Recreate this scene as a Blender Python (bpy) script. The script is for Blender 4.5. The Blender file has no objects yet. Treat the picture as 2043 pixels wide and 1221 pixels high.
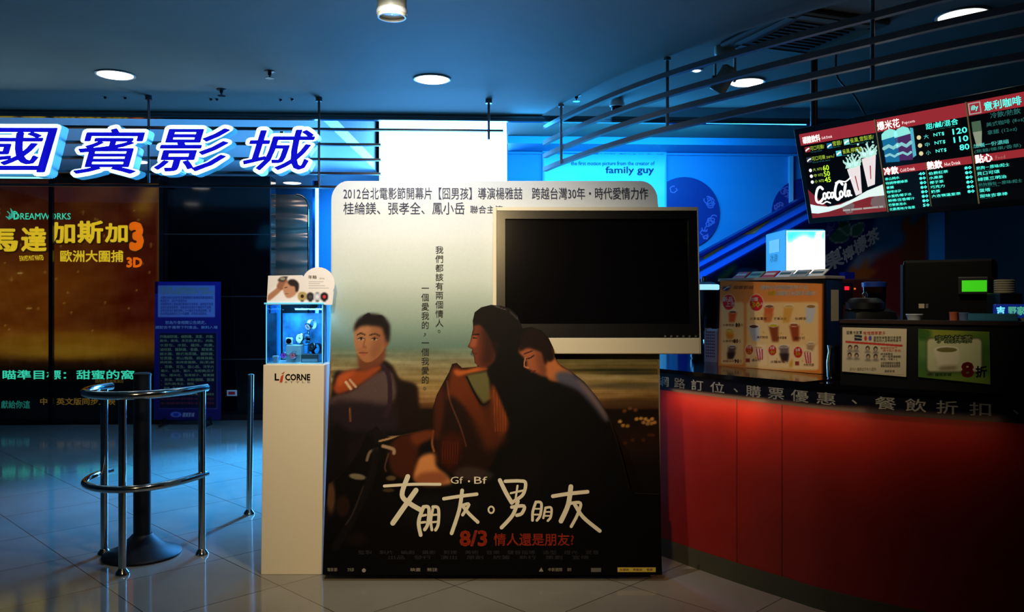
import bpy, bmesh, math, random
import numpy as np
from mathutils import Vector, Matrix
from mathutils.geometry import delaunay_2d_cdt
random.seed(7); rng = np.random.default_rng(7)
SC = bpy.context.scene
COL = SC.collection

# ---------------------------------------------------------------- camera, world, lights, exposure
CX, HY, F, H = 1021.5, 600.0, 1640.0, 1.42          # image centre x, horizon row, focal length in px, eye height
CAM = Vector((0, 0, H))
cd = bpy.data.cameras.new('camera'); cam = bpy.data.objects.new('camera', cd); COL.objects.link(cam)
cam.location = CAM; cam.rotation_euler = (math.pi/2, 0, 0)
cd.sensor_width = 36; cd.lens = F/2043*36; cd.shift_y = -10.5/2043; cd.clip_start = .05
SC.camera = cam
w = bpy.data.worlds.new('world'); SC.world = w; w.use_nodes = True
w.node_tree.nodes['Background'].inputs[0].default_value = (.01, .02, .05, 1)
w.node_tree.nodes['Background'].inputs[1].default_value = .05
SC.view_settings.view_transform = 'Standard'; SC.view_settings.look = 'None'
SC.view_settings.exposure = 0; SC.view_settings.gamma = 1; SC.view_settings.use_curve_mapping = False

def lamp(name, kind, loc, energy, col, target=None, **kw):
    d = bpy.data.lights.new(name, kind); d.energy = energy; d.color = col
    for k, v in kw.items(): setattr(d, k, v)
    o = bpy.data.objects.new(name, d); COL.objects.link(o); o.location = loc
    if target is not None:
        o.rotation_euler = (Vector(target)-Vector(loc)).to_track_quat('-Z', 'Y').to_euler()
    return o
WARM = (1, .73, .36)
# the can spotlight over the standee, and a downlight of the lobby row above the camera
lamp('can_spot', 'SPOT', (-.56, 3.42, 2.72), 110, (.95, .97, 1), (-.45, 4.44, 1.6), spot_size=math.radians(118), spot_blend=1, shadow_soft_size=.05)
lamp('lobby_downlight_spot', 'SPOT', (-.55, .8, 2.88), 560, WARM, (-.48, 4.3, .98), spot_size=math.radians(52), spot_blend=1, shadow_soft_size=.1)
# added blue fill spots, no fixtures: left floor, then the corridor wall
lamp('bay_floor_fill', 'SPOT', (-1.0, 8.5, 3.3), 5600, (.03, .33, 1), (-1.85, 6.9, 0), spot_size=math.radians(54), spot_blend=1, shadow_soft_size=.12)
lamp('corridor_fill', 'SPOT', (-2.2, 9.6, 2.6), 150, (.03, .38, 1), (-2.2, 11, 2.1), spot_size=math.radians(90), spot_blend=1, shadow_soft_size=.1)
# cove lamp hidden above the trim: blue wall washer over the far concession wall
lamp('cove_wash', 'AREA', (.85, 7.0, 2.84), 62, (.02, .42, 1), (.75, 8.3, 1.5), shape='RECTANGLE', size=2.1, size_y=.12)
lamp('ceiling_fill', 'AREA', (1.2, 6.6, 2.83), 9, (.03, .38, 1), (1.3, 5.3, 2.97), shape='RECTANGLE', size=2.4, size_y=.06)  # added fill for the concession ceiling, tied to no fixture
# lobby lamp aimed at the counter, then added fill strips below its lip
lamp('counter_downlight_spot', 'SPOT', (.55, 2.4, 2.88), 170, (1, .84, .56), (1.76, 4.05, 1.38), spot_size=math.radians(40), spot_blend=1, shadow_soft_size=.1)
for sx, sy, tx, e in ((.99, 4.245, (.56, -.83, 0), .85), (1.30, 3.83, (.63, -.77, 0), .5), (1.70, 3.43, (.82, -.57, 0), .15)):      # fill lamps added under the lettered band to brighten the red front
    tx = Vector(tx).normalized(); out = Vector((tx.y, -tx.x, 0)); o = lamp('counter_fill', 'AREA', Vector((sx, sy, .924))+out*.03, e, (1, .50, .22), shape='RECTANGLE', size=.62, size_y=.04)
    dn = (-out*.35-Vector((0, 0, 1))*.9).normalized(); zz_ = -dn; yy = zz_.cross(tx); o.rotation_euler = Matrix((tx, yy, zz_)).transposed().to_euler()

# ---------------------------------------------------------------- picture -> place helpers
def ray(px, py): return Vector(((px-CX)/F, 1, (HY-py)/F))
def P(px, py, Y): return CAM + ray(px, py)*Y
def PZ(px, py, z): d = ray(px, py); return CAM + d*((z-H)/d.z)
class Frame:
    def __init__(s, o, u, v):
        s.o = Vector(o); s.u = Vector(u).normalized(); v = Vector(v)
        s.n = s.u.cross(v).normalized(); s.v = s.n.cross(s.u).normalized()
        s.M = Matrix(((s.u.x, s.v.x, s.n.x, s.o.x), (s.u.y, s.v.y, s.n.y, s.o.y), (s.u.z, s.v.z, s.n.z, s.o.z), (0, 0, 0, 1)))
    def uv(s, px, py, w=0):
        d = ray(px, py); t = ((s.o + s.n*w - CAM).dot(s.n))/d.dot(s.n)
        q = CAM + d*t - s.o
        return (q.dot(s.u), q.dot(s.v))

# ---------------------------------------------------------------- materials
MATS = {}
def lin(c):
    c = [x/255 for x in c[:3]]
    return tuple(x/12.92 if x <= .04045 else ((x+.055)/1.055)**2.4 for x in c)
def mat(name, c=(128, 128, 128), rough=.5, metal=0, emit=0, ecol=None, spec=.5, coat=0):
    if name in MATS: return MATS[name]
    m = bpy.data.materials.new(name); m.use_nodes = True; b = m.node_tree.nodes['Principled BSDF']
    b.inputs['Base Color'].default_value = (*lin(c), 1); b.inputs['Roughness'].default_value = rough
    b.inputs['Metallic'].default_value = metal; b.inputs['Specular IOR Level'].default_value = spec
    b.inputs['Coat Weight'].default_value = coat
    if emit:
        b.inputs['Emission Color'].default_value = (*(ecol or lin(c)), 1); b.inputs['Emission Strength'].default_value = emit
    MATS[name] = m; return m
def attr_mat(name, emit=0, rough=.5, spec=.3):
    m = mat(name, (10, 10, 10), rough, spec=spec); nt = m.node_tree; b = nt.nodes['Principled BSDF']
    a = nt.nodes.new('ShaderNodeAttribute'); a.attribute_name = 'ink'
    if emit:
        nt.links.new(a.outputs['Color'], b.inputs['Emission Color']); b.inputs['Emission Strength'].default_value = emit
    else: nt.links.new(a.outputs['Color'], b.inputs['Base Color'])
    return m
def noise_mat(name, c1, c2, scale, rough=.5, metal=0, spec=.5, stretch=(1, 1, 1), detail=4):
    m = mat(name, c1, rough, metal, spec=spec); nt = m.node_tree; b = nt.nodes['Principled BSDF']
    tc = nt.nodes.new('ShaderNodeTexCoord'); mp = nt.nodes.new('ShaderNodeMapping'); mp.inputs['Scale'].default_value = stretch
    n = nt.nodes.new('ShaderNodeTexNoise'); n.inputs['Scale'].default_value = scale; n.inputs['Detail'].default_value = detail
    r = nt.nodes.new('ShaderNodeValToRGB'); r.color_ramp.elements[0].color = (*lin(c1), 1); r.color_ramp.elements[1].color = (*lin(c2), 1)
    r.color_ramp.elements[0].position = .35; r.color_ramp.elements[1].position = .65
    nt.links.new(tc.outputs['Object'], mp.inputs[0]); nt.links.new(mp.outputs[0], n.inputs[0]); nt.links.new(n.outputs[0], r.inputs[0]); nt.links.new(r.outputs[0], b.inputs['Base Color'])
    return m
def floor_mat():
    m = mat('floor_tile', (150, 146, 132), .09); nt = m.node_tree; b = nt.nodes['Principled BSDF']; L = nt.links.new
    tc = nt.nodes.new('ShaderNodeTexCoord'); sp = nt.nodes.new('ShaderNodeSeparateXYZ'); L(tc.outputs['Object'], sp.inputs[0])
    def mth(op, a, c):
        n = nt.nodes.new('ShaderNodeMath'); n.operation = op
        for i, q in enumerate((a, c)):
            if isinstance(q, (int, float)): n.inputs[i].default_value = q
            else: L(q, n.inputs[i])
        return n.outputs[0]
    a = mth('SUBTRACT', mth('MULTIPLY', mth('ADD', sp.outputs[0], sp.outputs[1]), .70711), 2.694)
    c = mth('SUBTRACT', mth('MULTIPLY', mth('SUBTRACT', sp.outputs[1], sp.outputs[0]), .70711), 3.097)
    cb = nt.nodes.new('ShaderNodeCombineXYZ'); L(a, cb.inputs[0]); L(c, cb.inputs[1])
    br = nt.nodes.new('ShaderNodeTexBrick'); br.offset = 0; br.squash = 1
    br.inputs['Scale'].default_value = 1; br.inputs['Brick Width'].default_value = .617; br.inputs['Row Height'].default_value = .617
    br.inputs['Mortar Size'].default_value = .0022; br.inputs['Mortar Smooth'].default_value = .1; br.inputs['Bias'].default_value = 0
    br.inputs['Color1'].default_value = (*lin((146, 140, 126)), 1); br.inputs['Color2'].default_value = (*lin((141, 135, 121)), 1); br.inputs['Mortar'].default_value = (*lin((44, 36, 24)), 1)
    L(cb.outputs[0], br.inputs['Vector'])
    n = nt.nodes.new('ShaderNodeTexNoise'); n.inputs['Scale'].default_value = 3; n.inputs['Detail'].default_value = 6; L(cb.outputs[0], n.inputs[0])
    mx = nt.nodes.new('ShaderNodeMix'); mx.data_type = 'RGBA'; mx.blend_type = 'MULTIPLY'; mx.inputs[0].default_value = .35
    L(br.outputs['Color'], mx.inputs[6]); L(n.outputs[0], mx.inputs[7]); L(mx.outputs[2], b.inputs['Base Color'])
    return m
def glass_mat(name='clear_glass', tint=(225, 245, 255)):
    if name in MATS: return MATS[name]
    m = bpy.data.materials.new(name); m.use_nodes = True; nt = m.node_tree; nt.nodes.clear()
    o = nt.nodes.new('ShaderNodeOutputMaterial'); mx = nt.nodes.new('ShaderNodeMixShader'); t = nt.nodes.new('ShaderNodeBsdfTransparent'); g = nt.nodes.new('ShaderNodeBsdfGlossy')
    t.inputs[0].default_value = (*lin(tint), 1); g.inputs['Roughness'].default_value = .02
    fr = nt.nodes.new('ShaderNodeFresnel'); fr.inputs[0].default_value = 1.45
    nt.links.new(fr.outputs[0], mx.inputs[0]); nt.links.new(t.outputs[0], mx.inputs[1]); nt.links.new(g.outputs[0], mx.inputs[2]); nt.links.new(mx.outputs[0], o.inputs[0])
    MATS[name] = m; return m
CHROME = mat('brushed_steel', (200, 190, 178), .12, 1)
BLACK = mat('black_plastic', (9, 9, 11), .4)
WHITE = mat('white_laminate', (222, 210, 184), .45)

# ---------------------------------------------------------------- mesh helpers
MW = {}
def thing(name, label, cat, at=(0, 0, 0), group=None):
    o = bpy.data.objects.new(name, None); COL.objects.link(o); o.empty_display_size = .1
    M = at.M if isinstance(at, Frame) else (at if isinstance(at, Matrix) else Matrix.Translation(Vector(at)))
    o.matrix_world = M; MW[o.name] = M.copy()
    o['label'] = label; o['category'] = cat
    if group: o['group'] = group
    return o
def tag(o, label=None, cat=None, group=None, kind=None):
    if label: o['label'] = label
    if cat: o['category'] = cat
    if group: o['group'] = group
    if kind: o['kind'] = kind
    return o
def link_mesh(me, name, m, parent):
    o = bpy.data.objects.new(name, me); COL.objects.link(o)
    if m is not None and not me.materials: me.materials.append(m)
    if parent is not None: o.parent = parent; MW[o.name] = MW[parent.name]
    else: MW[o.name] = Matrix.Identity(4)
    return o
class MB:
    def __init__(s): s.b = bmesh.new()
    def box(s, x0, x1, y0, y1, z0, z1, M=None, bev=0):
        r = bmesh.ops.create_cube(s.b, size=1)['verts']
        for v in r: v.co = Vector((x0+(v.co.x+.5)*(x1-x0), y0+(v.co.y+.5)*(y1-y0), z0+(v.co.z+.5)*(z1-z0)))
        if bev:
            es = list({e for v in r for e in v.link_edges}); q = bmesh.ops.bevel(s.b, geom=es, offset=bev, segments=2, affect='EDGES', profile=.5)
            r = list({v for f in q['faces'] for v in f.verts} | {v for v in r if v.is_valid})
        if M is not None:
            for v in r: v.co = M @ v.co
        return s
    def prism(s, pts, w0, w1, M=None):
        bot = [s.b.verts.new((*p, w0)) for p in pts]; top = [s.b.verts.new((*p, w1)) for p in pts]; n = len(pts)
        s.b.faces.new(bot[::-1]); s.b.faces.new(top)
        for i in range(n): s.b.faces.new((bot[i], bot[(i+1) % n], top[(i+1) % n], top[i]))
        if M is not None:
            for v in bot+top: v.co = M @ v.co
        return s
    def face(s, pts): s.b.faces.new([s.b.verts.new(p) for p in pts]); return s
    def tube(s, pts, r, n=12, closed=False, squash=None):
        pts = [Vector(p) for p in pts]; N = len(pts); rings = []; up = None
        rr = r if hasattr(r, '__len__') else [r]*N
        for i, p in enumerate(pts):
            a = pts[(i-1) % N] if (closed or i > 0) else p; c = pts[(i+1) % N] if (closed or i < N-1) else p
            t = (c-a).normalized()
            if up is None: up = Vector((0, 0, 1)) if abs(t.z) < .9 else Vector((0, 1, 0))
            x = t.cross(up).normalized(); y = x.cross(t).normalized(); up = y
            rings.append([s.b.verts.new(p + (x*math.cos(2*math.pi*k/n) + y*math.sin(2*math.pi*k/n)*(squash or 1))*rr[i]) for k in range(n)])
        for i in range(N if closed else N-1):
            A, B = rings[i], rings[(i+1) % N]
            for k in range(n): s.b.faces.new((A[k], A[(k+1) % n], B[(k+1) % n], B[k]))
        if not closed: s.b.faces.new(rings[0][::-1]); s.b.faces.new(rings[-1])
        return s
    def lathe(s, prof, c=(0, 0, 0), n=28, M=None):
        rings = []; allv = []
        for r, z in prof:
            ring = [s.b.verts.new((c[0]+max(r, 1e-4)*math.cos(2*math.pi*k/n), c[1]+max(r, 1e-4)*math.sin(2*math.pi*k/n), c[2]+z)) for k in range(n)]
            rings.append(ring); allv += ring
        for A, B in zip(rings, rings[1:]):
            for k in range(n): s.b.faces.new((A[k], A[(k+1) % n], B[(k+1) % n], B[k]))
        s.b.faces.new(rings[0][::-1]); s.b.faces.new(rings[-1])
        if M is not None:
            for v in allv: v.co = M @ v.co
        return s
    def ribbon(s, pts, wd, z, cap=True):          # flat round-ended stroke in the uv plane
        pts = [Vector(p) for p in pts]; wd = wd if hasattr(wd, '__len__') else [wd]*len(pts); L = []; R = []
        for i, p in enumerate(pts):
            t = (pts[min(i+1, len(pts)-1)]-pts[max(i-1, 0)]).normalized(); nn = Vector((-t.y, t.x))*wd[i]/2
            L.append(s.b.verts.new((*(p+nn), z))); R.append(s.b.verts.new((*(p-nn), z)))
        for i in range(len(pts)-1): s.b.faces.new((R[i], R[i+1], L[i+1], L[i]))
        if cap:
            for i in (0, len(pts)-1):
                s.b.faces.new([s.b.verts.new((pts[i].x+wd[i]/2*math.cos(2*math.pi*k/14), pts[i].y+wd[i]/2*math.sin(2*math.pi*k/14), z-.0001)) for k in range(14)])
        return s
    def disc(s, c, r, z, n=24, ry=None):
        s.b.faces.new([s.b.verts.new((c[0]+r*math.cos(2*math.pi*k/n), c[1]+(ry or r)*math.sin(2*math.pi*k/n), z)) for k in range(n)]); return s
    def build(s, name, m, parent=None, local=False, smooth=False):
        if parent is not None and not local: bmesh.ops.transform(s.b, matrix=MW[parent.name].inverted(), verts=s.b.verts)
        bmesh.ops.recalc_face_normals(s.b, faces=s.b.faces)
        me = bpy.data.meshes.new(name); s.b.to_mesh(me); s.b.free()
        if smooth:
            for p in me.polygons: p.use_smooth = True
            try: me.set_sharp_from_angle(angle=math.radians(40))
            except Exception: pass
        return link_mesh(me, name, m, parent)
def struct(name, mb, m): o = mb.build(name, m); o['kind'] = 'structure'; return o
def smoothline(pts, n=6, closed=False):
    pts = [Vector(p) for p in pts]; N = len(pts); out = []
    for i in range(N if closed else N-1):
        g = (lambda k: pts[k % N]) if closed else (lambda k: pts[max(0, min(N-1, k))])
        a, b, c, d = g(i-1), g(i), g(i+1), g(i+2)
        for k in range(n):
            t = k/n; out.append(.5*((2*b)+(c-a)*t+(2*a-5*b+4*c-d)*t*t+(3*b-a-3*c+d)*t**3))
    if not closed: out.append(pts[-1])
    return out

# ---------------------------------------------------------------- lettering: body fitted to a parallelogram (bl, br, tl) in a frame's uv
def glyphs(body, bold=0, extrude=0, res=2, lines=1.0, align='LEFT', shear=0):
    c = bpy.data.curves.new('t', 'FONT'); c.body = body; c.extrude = extrude; c.resolution_u = res; c.space_line = lines; c.align_x = align; c.shear = shear
    o = bpy.data.objects.new('t', c); COL.objects.link(o)
    dg = bpy.context.evaluated_depsgraph_get(); me = bpy.data.meshes.new_from_object(o.evaluated_get(dg))
    bpy.data.objects.remove(o); bpy.data.curves.remove(c)
    if bold and len(me.vertices):                # heavier strokes: the outline repeated around a small circle
        n = len(me.vertices); co = np.empty(n*3); me.vertices.foreach_get('co', co); co = co.reshape(-1, 3); fs = [tuple(p.vertices) for p in me.polygons]
        k = 5 if bold < .01 else (8 if bold < .03 else 14); V = []; FS = []
        rings = [(bold, k)] + ([(bold*.55, 8)] if bold > .03 else [])
        for r, kk in rings:
            for i in range(kk):
                a = 2*math.pi*i/kk; FS += [tuple(q+len(V)*n for q in f) for f in fs]; V.append(co+np.array([r*math.cos(a), r*math.sin(a), 0]))
        me2 = bpy.data.meshes.new('t'); me2.from_pydata(np.concatenate(V).tolist(), [], FS); bpy.data.meshes.remove(me); me = me2
    return me
def letters(fr, parent, body, bl, br, tl, w, m, name='lettering', px=True, bold=0, res=2, lines=1.0, align='LEFT', shear=0, extrude=0, depth=None):
    me = glyphs(body, bold, extrude, res, lines, align, shear); n = len(me.vertices)
    if n == 0: return None
    co = np.empty(n*3); me.vertices.foreach_get('co', co); co = co.reshape(-1, 3)
    lo, hi = co.min(0), co.max(0); sz = np.maximum(hi-lo, 1e-6)
    st = (co-lo)/sz
    a, b, c = [np.array(fr.uv(*q, w) if px else q) for q in (bl, br, tl)]
    uv = a + st[:, :1]*(b-a) + st[:, 1:2]*(c-a)
    z = np.full(n, w) if not extrude else w+(st[:, 2]-1)*(depth or 0)
    out = np.column_stack([uv, z]).ravel(); me.vertices.foreach_set('co', out); me.update(); me.name = name
    me.materials.clear()
    if parent is not None: me.transform(MW[parent.name].inverted() @ fr.M)
    return link_mesh(me, name, m, parent)
def text(fr, parent, body, x0, y0, x1, y1, w, m, name='lettering', **k):       # x0,y0 top-left and x1,y1 bottom-right in the photo
    return letters(fr, parent, body, (x0, y1), (x1, y1), (x0, y0), w, m, name, **k)

# ---------------------------------------------------------------- prints: ink computed per vertex (pictures printed on flat boards)
class Print:
    def __init__(s, x0, y0, x1, y1, step=2.0):
        s.x0, s.y0, s.x1, s.y1, s.st = x0, y0, x1, y1, step
        s.W = int((x1-x0)/step)+2; s.Hh = int((y1-y0)/step)+2
        s.X = x0+np.arange(s.W)*float(step); s.Y = y0+np.arange(s.Hh)*float(step)
        s.GX, s.GY = np.meshgrid(s.X, s.Y); s.c = np.zeros((s.Hh, s.W, 3))
    def vgrad(s, stops):
        ys = [a for a, _ in stops]
        for k in range(3): s.c[..., k] = np.interp(s.Y, ys, [c[k] for _, c in stops])[:, None]
        return s
    def _blur(s, m, r):
        n = max(0, int(round(r/s.st)))
        for _ in range(2 if n else 0):
            for ax in (0, 1):
                p = np.pad(m, [(n, n) if a == ax else (0, 0) for a in (0, 1)], mode='edge'); cs = np.cumsum(p, ax)
                cs = np.concatenate([np.zeros_like(np.take(cs, [0], ax)), cs], ax); L = m.shape[ax]
                m = (np.take(cs, np.arange(2*n+1, 2*n+1+L), ax)-np.take(cs, np.arange(0, L), ax))/(2*n+1)
        return m
    def mix(s, m, col, a=1): m = np.clip(m*a, 0, 1)[..., None]; s.c = s.c*(1-m)+np.array(col)*m; return s
    def mask(s, pts):
        m = np.zeros_like(s.GX)
        for dx, dy in ((-.25, -.25), (.25, -.25), (-.25, .25), (.25, .25)):
            X = s.GX+dx*s.st; Y = s.GY+dy*s.st; ins = np.zeros(X.shape, bool); n = len(pts)
            for i in range(n):
                (xa, ya), (xb, yb) = pts[i], pts[(i+1) % n]
                if ya == yb: continue
                ins ^= ((ya > Y) != (yb > Y)) & (X < (xb-xa)*(Y-ya)/(yb-ya)+xa)
            m += ins*.25
        return m
    def poly(s, pts, col, blur=0, a=1, smooth=True):
        if smooth and len(pts) > 3: pts = [tuple(p) for p in smoothline([(*p,) for p in pts], 5, True)]
        return s.mix(s._blur(s.mask(pts), blur), col, a)
    def ell(s, cx, cy, rx, ry, col, blur=1, a=1, rot=0):
        c, sn = math.cos(rot), math.sin(rot); dx, dy = s.GX-cx, s.GY-cy
        d = np.sqrt(((dx*c+dy*sn)/rx)**2+((-dx*sn+dy*c)/ry)**2); soft = max(blur, s.st*.6)/min(rx, ry)
        return s.mix(np.clip((1-d)/soft+.5, 0, 1), col, a)
    def stroke(s, pts, wd, col, blur=.5, a=1):
        if len(pts) > 2: pts = [tuple(p) for p in smoothline([(*p,) for p in pts], 5)]
        d = np.full(s.GX.shape, 1e9)
        for (xa, ya), (xb, yb) in zip(pts, pts[1:]):
            vx, vy = xb-xa, yb-ya; t = np.clip(((s.GX-xa)*vx+(s.GY-ya)*vy)/max(vx*vx+vy*vy, 1e-9), 0, 1)
            d = np.minimum(d, np.hypot(s.GX-xa-t*vx, s.GY-ya-t*vy))
        return s.mix(np.clip((wd/2-d)/max(blur, s.st*.6)+.5, 0, 1), col, a)
    def streak(s, y0, y1, amp, sx=40, sy=3):
        n = rng.normal(size=s.c.shape[:2]); n = s._blur1(n, sx/s.st, 1); n = s._blur1(n, sy/s.st, 0); n /= n.std()+1e-9
        wgt = np.clip(np.minimum(s.GY-y0, y1-s.GY)/15, 0, 1); s.c += (n*wgt*amp)[..., None]; return s
    def _blur1(s, m, r, ax):
        n = max(1, int(r)); k = np.ones(2*n+1)/(2*n+1)
        return np.apply_along_axis(lambda v: np.convolve(np.pad(v, n, mode='reflect' if len(v) > n else 'edge'), k, 'valid'), ax, m)
    def grain(s, amp): s.c += rng.normal(size=s.c.shape[:2])[..., None]*amp; return s
    def sample(s, px, py):
        fx = np.clip((px-s.x0)/s.st, 0, s.W-1.001); fy = np.clip((py-s.y0)/s.st, 0, s.Hh-1.001); i, j = fx.astype(int), fy.astype(int); a, b = (fx-i)[:, None], (fy-j)[:, None]
        c = s.c; return (c[j, i]*(1-a)+c[j, i+1]*a)*(1-b)+(c[j+1, i]*(1-a)+c[j+1, i+1]*a)*b
    def sheet(s, fr, outline, w, name, m, parent):        # printed face bounded by an outline (photo px), at offset w on the frame
        n = len(outline); pts = list(outline); edges = [(i, (i+1) % n) for i in range(n)]
        inside = s._erode(s.mask(outline) > .99)
        gp = np.column_stack([s.GX[inside], s.GY[inside]])
        allp = [Vector(p) for p in pts]+[Vector(p) for p in gp]
        vs, _, fs, *_ = delaunay_2d_cdt(allp, [], [list(range(n))], 1, 1e-6)
        q = np.array([tuple(v) for v in vs]); col = np.clip(s.sample(q[:, 0], q[:, 1])/255, 0, 1)
        lc = np.where(col <= .04045, col/12.92, ((col+.055)/1.055)**2.4)
        co = [(*fr.uv(x, y, w), w) for x, y in q]
        me = bpy.data.meshes.new(name); me.from_pydata(co, [], [f[::-1] for f in fs])
        at = me.color_attributes.new('ink', 'FLOAT_COLOR', 'POINT'); at.data.foreach_set('color', np.column_stack([lc, np.ones(len(lc))]).ravel())
        if parent is not None: me.transform(MW[parent.name].inverted() @ fr.M)
        return link_mesh(me, name, m, parent)
    def _erode(s, b):
        o = b.copy(); o[1:] &= b[:-1]; o[:-1] &= b[1:]; o[:, 1:] &= b[:, :-1]; o[:, :-1] &= b[:, 1:]; o[0] = o[-1] = False; o[:, 0] = o[:, -1] = False; return o
def rrect(x0, y0, x1, y1, r, n=6):
    out = []
    for cx, cy, a0 in ((x1-r, y0+r, -90), (x1-r, y1-r, 0), (x0+r, y1-r, 90), (x0+r, y0+r, 180)):
        for k in range(n+1): a = math.radians(a0+90*k/n); out.append((cx+r*math.cos(a), cy+r*math.sin(a)))
    return out
PAPER = attr_mat('printed_paper', rough=.5, spec=.1); BACKLIT = attr_mat('backlit_print', emit=.46, rough=.25)
def ink(name, c, rough=.5, emit=0): return mat('ink_'+name, c, rough, emit=emit, spec=.3)

# the building runs 2.7 degrees off the camera axis
S = .047; PSI = math.atan(S); BU = Vector((math.cos(PSI), math.sin(PSI), 0)); ZV = Vector((0, 0, 1))
def by(X, Y0): return Y0+S*X
WALLF = Frame((0, 8.15, 0), BU, ZV)             # far concession wall
GRANF = Frame((0, 9.92, 0), BU, ZV)             # granite wall on the left
RAILF = Frame((0, 6.08, 0), BU, ZV)             # hanging rails with the letters
CURVE = [(.25, 6.5), (.30, 5.95), (.42, 5.45), (.60, 5.0), (.834, 4.584), (1.102, 4.188), (1.318, 3.907), (1.449, 3.75), (1.72, 3.52), (2.07, 3.32), (2.5, 3.17), (3.0, 3.08), (3.9, 3.03)]
CP = smoothline([(*p, 0) for p in CURVE], 8)
def offs(pts, d):                                # offset a plan polyline inward (away from the lobby) by d
    out = []
    for i, p in enumerate(pts):
        t = (pts[min(i+1, len(pts)-1)]-pts[max(i-1, 0)]).normalized(); out.append(Vector((p.x-t.y*d, p.y+t.x*d, 0)))
    return out
def on_curve(px, d):                             # plan point and tangent where a photo column meets the offset curve
    q = offs(CP, d); k = (px-CX)/F
    for a, b in zip(q, q[1:]):
        fa, fb = a.x-k*a.y, b.x-k*b.y
        if fa <= 0 <= fb or fb <= 0 <= fa: t = fa/(fa-fb); return a.lerp(b, t), (b-a).normalized()
def strip(mb, pts0, pts1, z0, z1):               # solid between two plan lines
    n = len(pts0); v = [[mb.b.verts.new((p.x, p.y, z)) for p in q] for q, z in ((pts0, z0), (pts0, z1), (pts1, z1), (pts1, z0))]
    for i in range(n-1):
        for k in range(4): mb.b.faces.new((v[k][i], v[k][i+1], v[(k+1) % 4][i+1], v[(k+1) % 4][i]))
    for i in (0, n-1): mb.b.faces.new([v[k][i] for k in range(4)])
    return mb

# ================================================================ SETTING
CEIL = noise_mat('ceiling_paint', (112, 100, 90), (118, 106, 96), 2, .75); BLUEP = mat('blue_wall_paint', (60, 150, 206), .55)
GRAN = mat('black_granite', (8, 8, 11), .08, spec=.6); DARK = mat('dark_wall', (26, 26, 30), .7); STEEL = mat('dull_steel', (120, 120, 122), .3, 1)
struct('floor', MB().box(-6.6, 4.4, -1.3, 11.2, -.1, 0), floor_mat())
HC, HR = 2.9, 2.97
edge = [p for p in offs(smoothline([(.245, 6.54, 0), (.355, 6.22, 0), (.62, 5.58, 0), (.93, 5.0, 0), (1.32, 4.45, 0), (1.738, 3.96, 0), (2.06, 3.61, 0), (2.7, 3.05, 0), (3.4, 2.6, 0), (4.4, 2.2, 0)], 6), 0)]
RAILC = edge
YF = 6.66
main = [(-6.6, -1.3), (4.4, -1.3)] + [(p.x, p.y) for p in reversed(edge)] + [(.22, by(.22, YF)), (-6.6, by(-6.6, YF))]
struct('ceiling', MB().prism(main, HC, HC+.12), CEIL)
cb = MB(); cb.prism([(p.x, p.y) for p in edge]+[(4.4, 8.5), (-.05, 8.2), (-.05, by(0, YF)), (.22, by(.22, YF))], HR, HR+.1)
struct('ceiling_concession', cb, CEIL)
struct('ceiling_corridor', MB().prism([(-6.6, by(-6.6, YF)), (-1.55, by(-1.55, YF)), (-1.55, 11.2), (-6.6, 11.2)], HC, HC+.12), mat('white_panel', (222, 222, 224), .4))
bay = MB(); bay.box(-1.67, -1.55, by(-1.6, YF), 9.6, HC+.12, 3.5); bay.box(-.05, .05, by(0, YF), 9.6, HR+.1, 3.5); bay.box(-1.67, .05, 6.52, by(0, YF)-.01, HC+.12, 3.5); bay.box(-1.67, .05, 6.52, 9.6, 3.5, 3.6)
struct('ceiling_bay', bay, CEIL)
struct('wall_left', MB().box(-6.7, -6.6, -1.3, 11.2, 0, 3), DARK); struct('wall_right', MB().box(4.4, 4.5, -1.3, 11.2, 0, 3), DARK)
struct('wall_rear', MB().box(-6.6, 4.4, -1.4, -1.3, 0, 3), DARK)
struct('wall_far', MB().prism([(-.05, by(-.05, 8.15)), (4.4, by(4.4, 8.15)), (4.4, 8.6), (-.05, 8.5)], 0, HR), BLUEP)
struct('wall_corridor', MB().prism([(-3.2, 11.0), (-1.3, 11.0), (-1.3, 11.15), (-3.2, 11.15)], 0, HC), BLUEP)
struct('wall_bay', MB().box(-.05, .02, 8.45, 9.6, 0, HR), BLUEP)
# granite wall: a backing with polished slabs and steel joint strips
ug = lambda px: GRANF.uv(px, 600)[0]
vg = lambda py: GRANF.uv(430, py)[1]
g = MB(); g.box(-7.0, ug(540), 0, HC-.0, -.25, 0, M=GRANF.M @ Matrix(((1, 0, 0, 0), (0, 1, 0, 0), (0, 0, 1, 0), (0, 0, 0, 1))))
struct('wall_granite', g, GRAN)
tr = MB()
for py in (467.5, 591.5, 717): tr.box(ug(318), ug(540), vg(py)-.006, vg(py)+.006, -.002, .004, M=GRANF.M)
tr.box(ug(317), ug(320), .0, vg(352), -.002, .006, M=GRANF.M); tr.box(ug(538.5), ug(540.5), .0, vg(350), -.002, .006, M=GRANF.M)
struct('trim_granite', tr, mat('joint_steel', (120, 120, 125), .35, 1))
struct('baseboard_granite', MB().box(-3.7, ug(540), 0, .07, 0, .006, M=GRANF.M), BLACK)
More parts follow.
